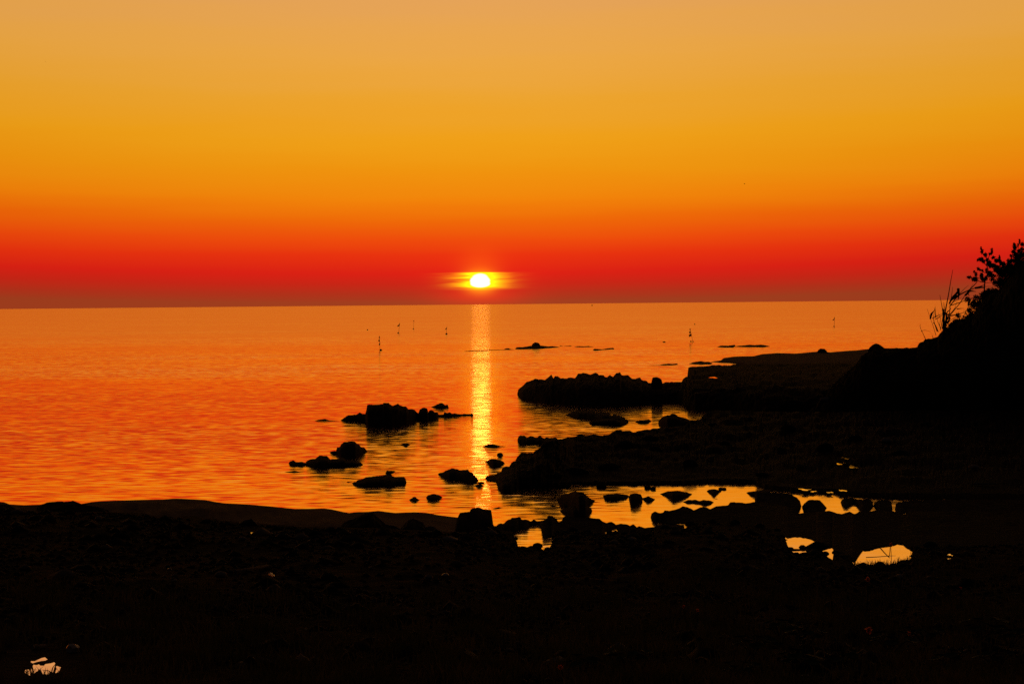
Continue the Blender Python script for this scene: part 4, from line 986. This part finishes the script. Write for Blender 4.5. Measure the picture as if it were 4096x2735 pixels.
bpy.context.view_layer.update()
R3 = lambda a, b: (2900 + a / 1.7425, 1200 + b / 1.7425)
for i, ((a, b), r, lb) in enumerate((((1125, 990), .16, 'pale oblong stone in the middle of the dark right shore'), ((1735, 1172), .12, 'pale stone on the right shore near the picture edge'), ((700, 700), .14, 'dim pale stone on the dark headland below the spit'))):
    p = drop(*R3(a, b)); pebble(p, r, lb, seed=20 + i, squash=(1.7, 1.0, .6))
pa, pb_ = drop(*R3(1730, 1292)), drop(*R3(1890, 1290))
v, fc = tubes([(smooth_path([pa + [0, 0, .05], pb_ + [0, 0, .05]], 8), np.full(8, .028))], 6)
c = (pa + pb_) / 2
o = mesh_obj('driftwood', v - c, fc, MAT_WOOD); o.location = tuple(map(float, c)); tag(o, 'long thin pale pole lying on the right shore', 'driftwood', 'driftwood on the dark shore')

# small wet hollows that catch the sky
for i, ((x, y), hw, hd) in enumerate(((R3(1022, 869), 12, 1.1), (R3(845, 1111), 10, .35), (R3(843, 1146), 8, .25), (R3(795, 1150), 9, .25), (R3(893, 1171), 15, .5), (M7([(992, 284)])[0], 14, .9), ((1009, 2138), 6, .10), (L2([(545, 165)])[0], 20, .3), (L2([(660, 190)])[0], 13, .28), (L2([(925, 205)])[0], 12, .28), (L2([(1135, 176)])[0], 13, .35),
                                   (L3([(2055, 310)])[0], 8, .16), (L3([(2055, 358)])[0], 7, .10))):
    p = drop(x, y); hwm = hw * px(p[1])
    k = 16; a = np.arange(k) * 2 * math.pi / k
    rr_ = 1 + .3 * np.sin(a * 3 + i) + .15 * np.sin(a * 5 + 2 * i)
    ring = np.stack([np.cos(a) * hwm * rr_, np.sin(a) * hd * rr_, np.zeros(k)], -1)
    v = np.vstack([ring, [[0, 0, 0]]])
    o = mesh_obj('puddle', v, [(j, (j + 1) % k, k) for j in range(k)], MAT_POOL)
    o.location = (float(p[0]), float(p[1]), float(p[2] + .035)); tag(o, kind='structure')

RIM = ([(x, np.interp(x, shore_top[:, 0], shore_top[:, 1]) - 4) for x in (2062, 2090, 2150, 2192, 2215, 2290, 2350, 2440, 2498, 2545, 2660, 2760, 2850, 2940, 3040, 3110, 3158, 3185, 3218, 3262, 3300, 3345, 3390, 3470, 3520, 3580, 3612, 3660, 3720, 3800)])
for i, (x, y) in enumerate(RIM):
    p = drop(x, y + 6); r = rng.uniform(.05, .12)
    pebble(p - np.array([0, 0, r * .25]), r, 'small dark stone lying on the rim of the front tide pools', MAT_ROCK2, squash=(rng.uniform(1, 1.8), 1.0, rng.uniform(.5, .8)), group='dark stones on the rim of the tide pools', seed=40 + i)
WL = [(2252, 1946), (2268, 1948), (2405, 1948), (2590, 1952), (2604, 1954), (2613, 1951), (2884, 1955), (2896, 1956), (2230, 1905), (2300, 1890), (2440, 1870), (2620, 1800), (2760, 1860), (2900, 1780), (3050, 1900), (2850, 1700), (3150, 1720), (3300, 1800), (3000, 1680), (2600, 1760), (2500, 1780), (3420, 1760), (3600, 1820), (3700, 1700)]
for i, (x, y) in enumerate(WL):
    p = drop(x, y); r = rng.uniform(.10, .28) if i > 7 else rng.uniform(.05, .10)
    pebble(p - np.array([0, 0, r * .2]), r, 'dark stone strewn over the broad middle headland', MAT_ROCK2, squash=(rng.uniform(1, 1.8), 1.0, rng.uniform(.45, .8)), group='dark stones on the middle headland', seed=80 + i)
bw = []
for pts, wa, wb in (([(1235, 205), (1290, 270), (1345, 322)], 13, 9), ([(1352, 205), (1350, 260), (1338, 312)], 8, 8), ([(1070, 318), (1200, 312), (1345, 300)], 10, 8), ([(1345, 300), (1420, 298)], 7, 3)):
    q = np.array(L3(pts)); d_ = at_z(3530, 2245, 0.0)[0][1]
    bw.append((smooth_path(at_dist(q[:, 0], q[:, 1], d_ - .25 + np.linspace(-.05, .1, len(q))), 8), np.linspace(wa, wb, 8) / 2.936 * px(d_) * .5))
v, fc = tubes(bw, 6); c = v.mean(0)
o = mesh_obj('branch', v - c, fc, MAT_BARK); o.location = tuple(map(float, c)); tag(o, 'forked dead branch lying in the weedy tide pool on the right', 'branch')

gm, gq, gb = new_mat('gravel_stone')
ge = gq.n.new('ShaderNodeNewGeometry'); gr_ = gq.n.new('ShaderNodeValToRGB'); gq.l.new(ge.outputs['Random Per Island'], gr_.inputs[0])
gr_.color_ramp.interpolation = 'CONSTANT'
for i, (p_, c_) in enumerate(((0, (.006, .005, .004)), (.45, (.02, .015, .012)), (.8, (.05, .04, .03)), (.955, (.14, .11, .085)), (.99, (.26, .22, .18)))):
    e_ = gr_.color_ramp.elements[i] if i < 2 else gr_.color_ramp.elements.new(p_)
    e_.position = p_; e_.color = (*c_, 1)
gq.l.new(gr_.outputs[0], gb.inputs['Base Color']); gb.inputs['Roughness'].default_value = .8; gb.inputs['Specular IOR Level'].default_value = .05
NG = 9000
gx_ = rng.uniform(-60, 4160, NG * 2); yt_g = np.interp(gx_, shore_top[:, 0], shore_top[:, 1]); gy_ = yt_g + 8 + rng.random(NG * 2) ** 1.5 * 560
kp = (rng.random(NG * 2) < np.clip(.5 + 1.1 * fbm(np.stack([gx_ / 210, gy_ / 45, gx_ * 0], -1), 3, 61), 0.03, 1)) & (gy_ < 2790) & ~((np.abs(gx_ - 170) < 150) & (gy_ > 2570)); gx_, gy_ = gx_[kp][:NG], gy_[kp][:NG]
gp = p_shore(gx_, gy_); n = len(gp)
octa = np.array([(1, 0, 0), (.5, .8, .1), (-.5, .8, 0), (-1, 0, .1), (-.5, -.8, 0), (.5, -.8, .1), (.3, .2, .8), (-.35, -.1, .7), (0, 0, -.5)])
sz = rng.uniform(.02, .055, n) * (1 + 2.2 * (rng.random(n) > .955)); an = rng.uniform(0, 6.28, n)
vv = octa[None] * (1 + rng.normal(0, .16, (n, 9, 3))) * sz[:, None, None] * np.stack([rng.uniform(.9, 1.7, n), np.ones(n), rng.uniform(.5, .9, n)], -1)[:, None]
ca, sa = np.cos(an)[:, None], np.sin(an)[:, None]
vv = np.stack([vv[..., 0] * ca - vv[..., 1] * sa, vv[..., 0] * sa + vv[..., 1] * ca, vv[..., 2]], -1) + gp[:, None] + np.array([0, 0, .008])
tri = np.array([(0, 1, 6), (1, 2, 6), (2, 7, 6), (2, 3, 7), (3, 4, 7), (4, 5, 7), (5, 6, 7), (5, 0, 6), (1, 0, 8), (2, 1, 8), (3, 2, 8), (4, 3, 8), (5, 4, 8), (0, 5, 8)])
go_ = mesh_obj('gravel', vv.reshape(-1, 3), (np.arange(n)[:, None, None] * 9 + tri[None]).reshape(-1, 3), gm)
tag(go_, 'loose stones and pebbles scattered over the dark front shore', 'gravel', kind='stuff')

# dead flower stalks on the grassy bank
heads = [((3470, 2315), 150, 9, 'dried red flower head on a tall stalk below the weedy pool'), ((3475, 2518), 90, 13, 'largest dried red flower head low in the grass'), ((3563, 2178), 120, 8, 'dried flower head bent in front of the far tide pool'), ((3636, 2532), 60, 7, 'small dried flower head right of the largest one'),
         ((3550, 2566), 60, 7, 'dried flower head low in the grass by the largest one'), ((3842, 2350), 120, 5, 'tiny red flower head in the grass near the picture edge'), ((2242, 2668), 60, 10, 'red dried flower head at the bottom of the bank'), ((2735, 2425), 70, 6, 'small rusty flower head in the middle of the grass'), ((2790, 2440), 80, 6, 'rusty flower head beside a smaller one in the grass')]
for (hx_, hy_), sl, hr, lb in heads:
    b = surf(hx_ + rng.normal(0, 6), min(hy_ + sl, 2734)); D = b[1]
    t = at_dist([hx_], [hy_], [D])[0]
    root = empty('dried_flower', b); tag(root, lb, 'dried flower', 'dried flowers in the grass')
    mid = (b + t) / 2 + np.array([.02, .02, 0])
    v, fc = tubes([(smooth_path([b, mid, t], 8), np.linspace(.008, .004, 8))], 5); mesh_obj('stalk', v, fc, MAT_GRASS, root)
    r = hr * px(D)
    v, fc = leaf_cloud([t], [(r * .8, r * .8, r)], [60], r * 1.1, rng, flat=1.2, ratio=.6); mesh_obj('flower_head', v, fc, MAT_HEAD, root)

# broad leaved plants at the lower right
spots = [(3010, 2640), (3120, 2560), (3230, 2600), (3370, 2690), (3560, 2640), (3700, 2600), (3800, 2690), (3930, 2560), (4040, 2620), (3990, 2700), (2960, 2715), (3190, 2710), (2520, 2690), (2330, 2705)]
pl = ['broad leaved plant', 'broad leaved plant']
proto = None
for i, (sx, sy) in enumerate(spots):
    b = surf(sx, sy)
    if proto is None:
        root = empty('leafy_plant', b); proto = root
        for k in range(7):
            a = k * 2.4; L = .13 + .03 * (k % 3)
            tip = b + np.array([math.cos(a) * L, math.sin(a) * L, .17 + .05 * (k % 2)])
            v, fc = tubes([(smooth_path([b, b + (tip - b) * .5 + [0, 0, .05], tip], 6), np.linspace(.006, .004, 6))], 4)
            m_ = mesh_obj('stalk', v, fc, MAT_GRASS, root)
            rr_ = .055 + .012 * (k % 3); ang = np.arange(12) * 2 * math.pi / 12
            lobes = rr_ * (1 - .35 * np.exp(-((ang - math.pi) / .35) ** 2))
            e1 = np.array([math.cos(a), math.sin(a), -.25]); e2 = np.array([-math.sin(a), math.cos(a), .1])
            ring = tip + (np.cos(ang) * lobes)[:, None] * e1 + (np.sin(ang) * lobes)[:, None] * e2
            mesh_obj('leaf', np.vstack([ring, ring - [0, 0, .004], [tip + [0, 0, -.012]], [tip + [0, 0, -.016]]]),
                     [(j, (j + 1) % 12, 24) for j in range(12)] + [((j + 1) % 12 + 12, j + 12, 25) for j in range(12)] + [(j, j + 12, (j + 1) % 12 + 12, (j + 1) % 12) for j in range(12)], MAT_LEAF, root)
    else:
        root = proto.copy(); COL.objects.link(root); root.location = tuple(map(float, b))
        root.rotation_euler = (0, 0, i * 1.9); s_ = .8 + .5 * ((i * 37) % 10) / 10; root.scale = (s_, s_, s_)
        for ch in list(proto.children):
            c_ = ch.copy(); COL.objects.link(c_); c_.parent = root
    tag(root, 'low broad leaved plant in the dark grass at the foot of the picture', 'plant', 'broad leaved plants in the grass')

# grass over the front bank
NB = 52000
gxs = rng.uniform(-60, 4160, NB * 3); gys = 2180 + (rng.random(NB * 3) ** .8) * 620
ytop = np.interp(gxs, shore_top[:, 0], shore_top[:, 1])
dens = np.clip((gys - ytop - np.interp(gxs, [0, 1500, 2400, 3000, 4100], [260, 240, 150, 40, 10])) / 120, 0, 1) * np.clip(.35 + .9 * fbm(np.stack([gxs / 160, gys / 60, gxs * 0], -1), 3, 44), .05, 1)
keep = (rng.random(NB * 3) < dens) & (gys > ytop + 4) & ~((np.abs(gxs - 170) < 160) & (gys > 2570) & (gys < 2790))
gxs, gys = gxs[keep][:NB], gys[keep][:NB]
# fringe at the edge of the right tide pool and around the puddle
ex = np.concatenate([rng.uniform(3395, 3660, 420), rng.uniform(60, 260, 120), rng.uniform(40, 300, 110)])
ey = np.concatenate([np.interp(ex[:420], shore_top[:, 0], shore_top[:, 1]) + rng.uniform(1, 14, 420), rng.uniform(2698, 2722, 120), rng.uniform(2680, 2722, 110)])
gxs = np.concatenate([gxs, ex]); gys = np.concatenate([gys, ey])
b = p_shore(gxs, gys)
n = len(b)
hgt = rng.uniform(.05, .17, n) * np.where(np.arange(n) >= n - 650, .9, 1.0)
lean = rng.normal(0, .35, (n, 2)) * hgt[:, None]
wd = rng.uniform(.004, .009, n)
az = rng.uniform(0, math.pi, n)
wx = np.stack([np.cos(az) * wd, np.sin(az) * wd, 0 * wd], -1)
mid = b + np.stack([lean[:, 0] * .35, lean[:, 1] * .35, hgt * .6], -1)
tip = b + np.stack([lean[:, 0], lean[:, 1], hgt], -1)
b2 = b - np.array([0, 0, .03])
V = np.stack([b2 - wx, b2 + wx, mid + wx * .8, mid - wx * .8, tip + wx * .1, tip - wx * .1], 1).reshape(-1, 3)
i0 = np.arange(n)[:, None] * 6
Fg = np.concatenate([i0 + np.array([[0, 1, 2, 3]]), i0 + np.array([[3, 2, 4, 5]])])
gr = mesh_obj('grass', V, Fg, MAT_GRASS)
tag(gr, 'rough grass covering the dark front bank', 'grass', kind='stuff')
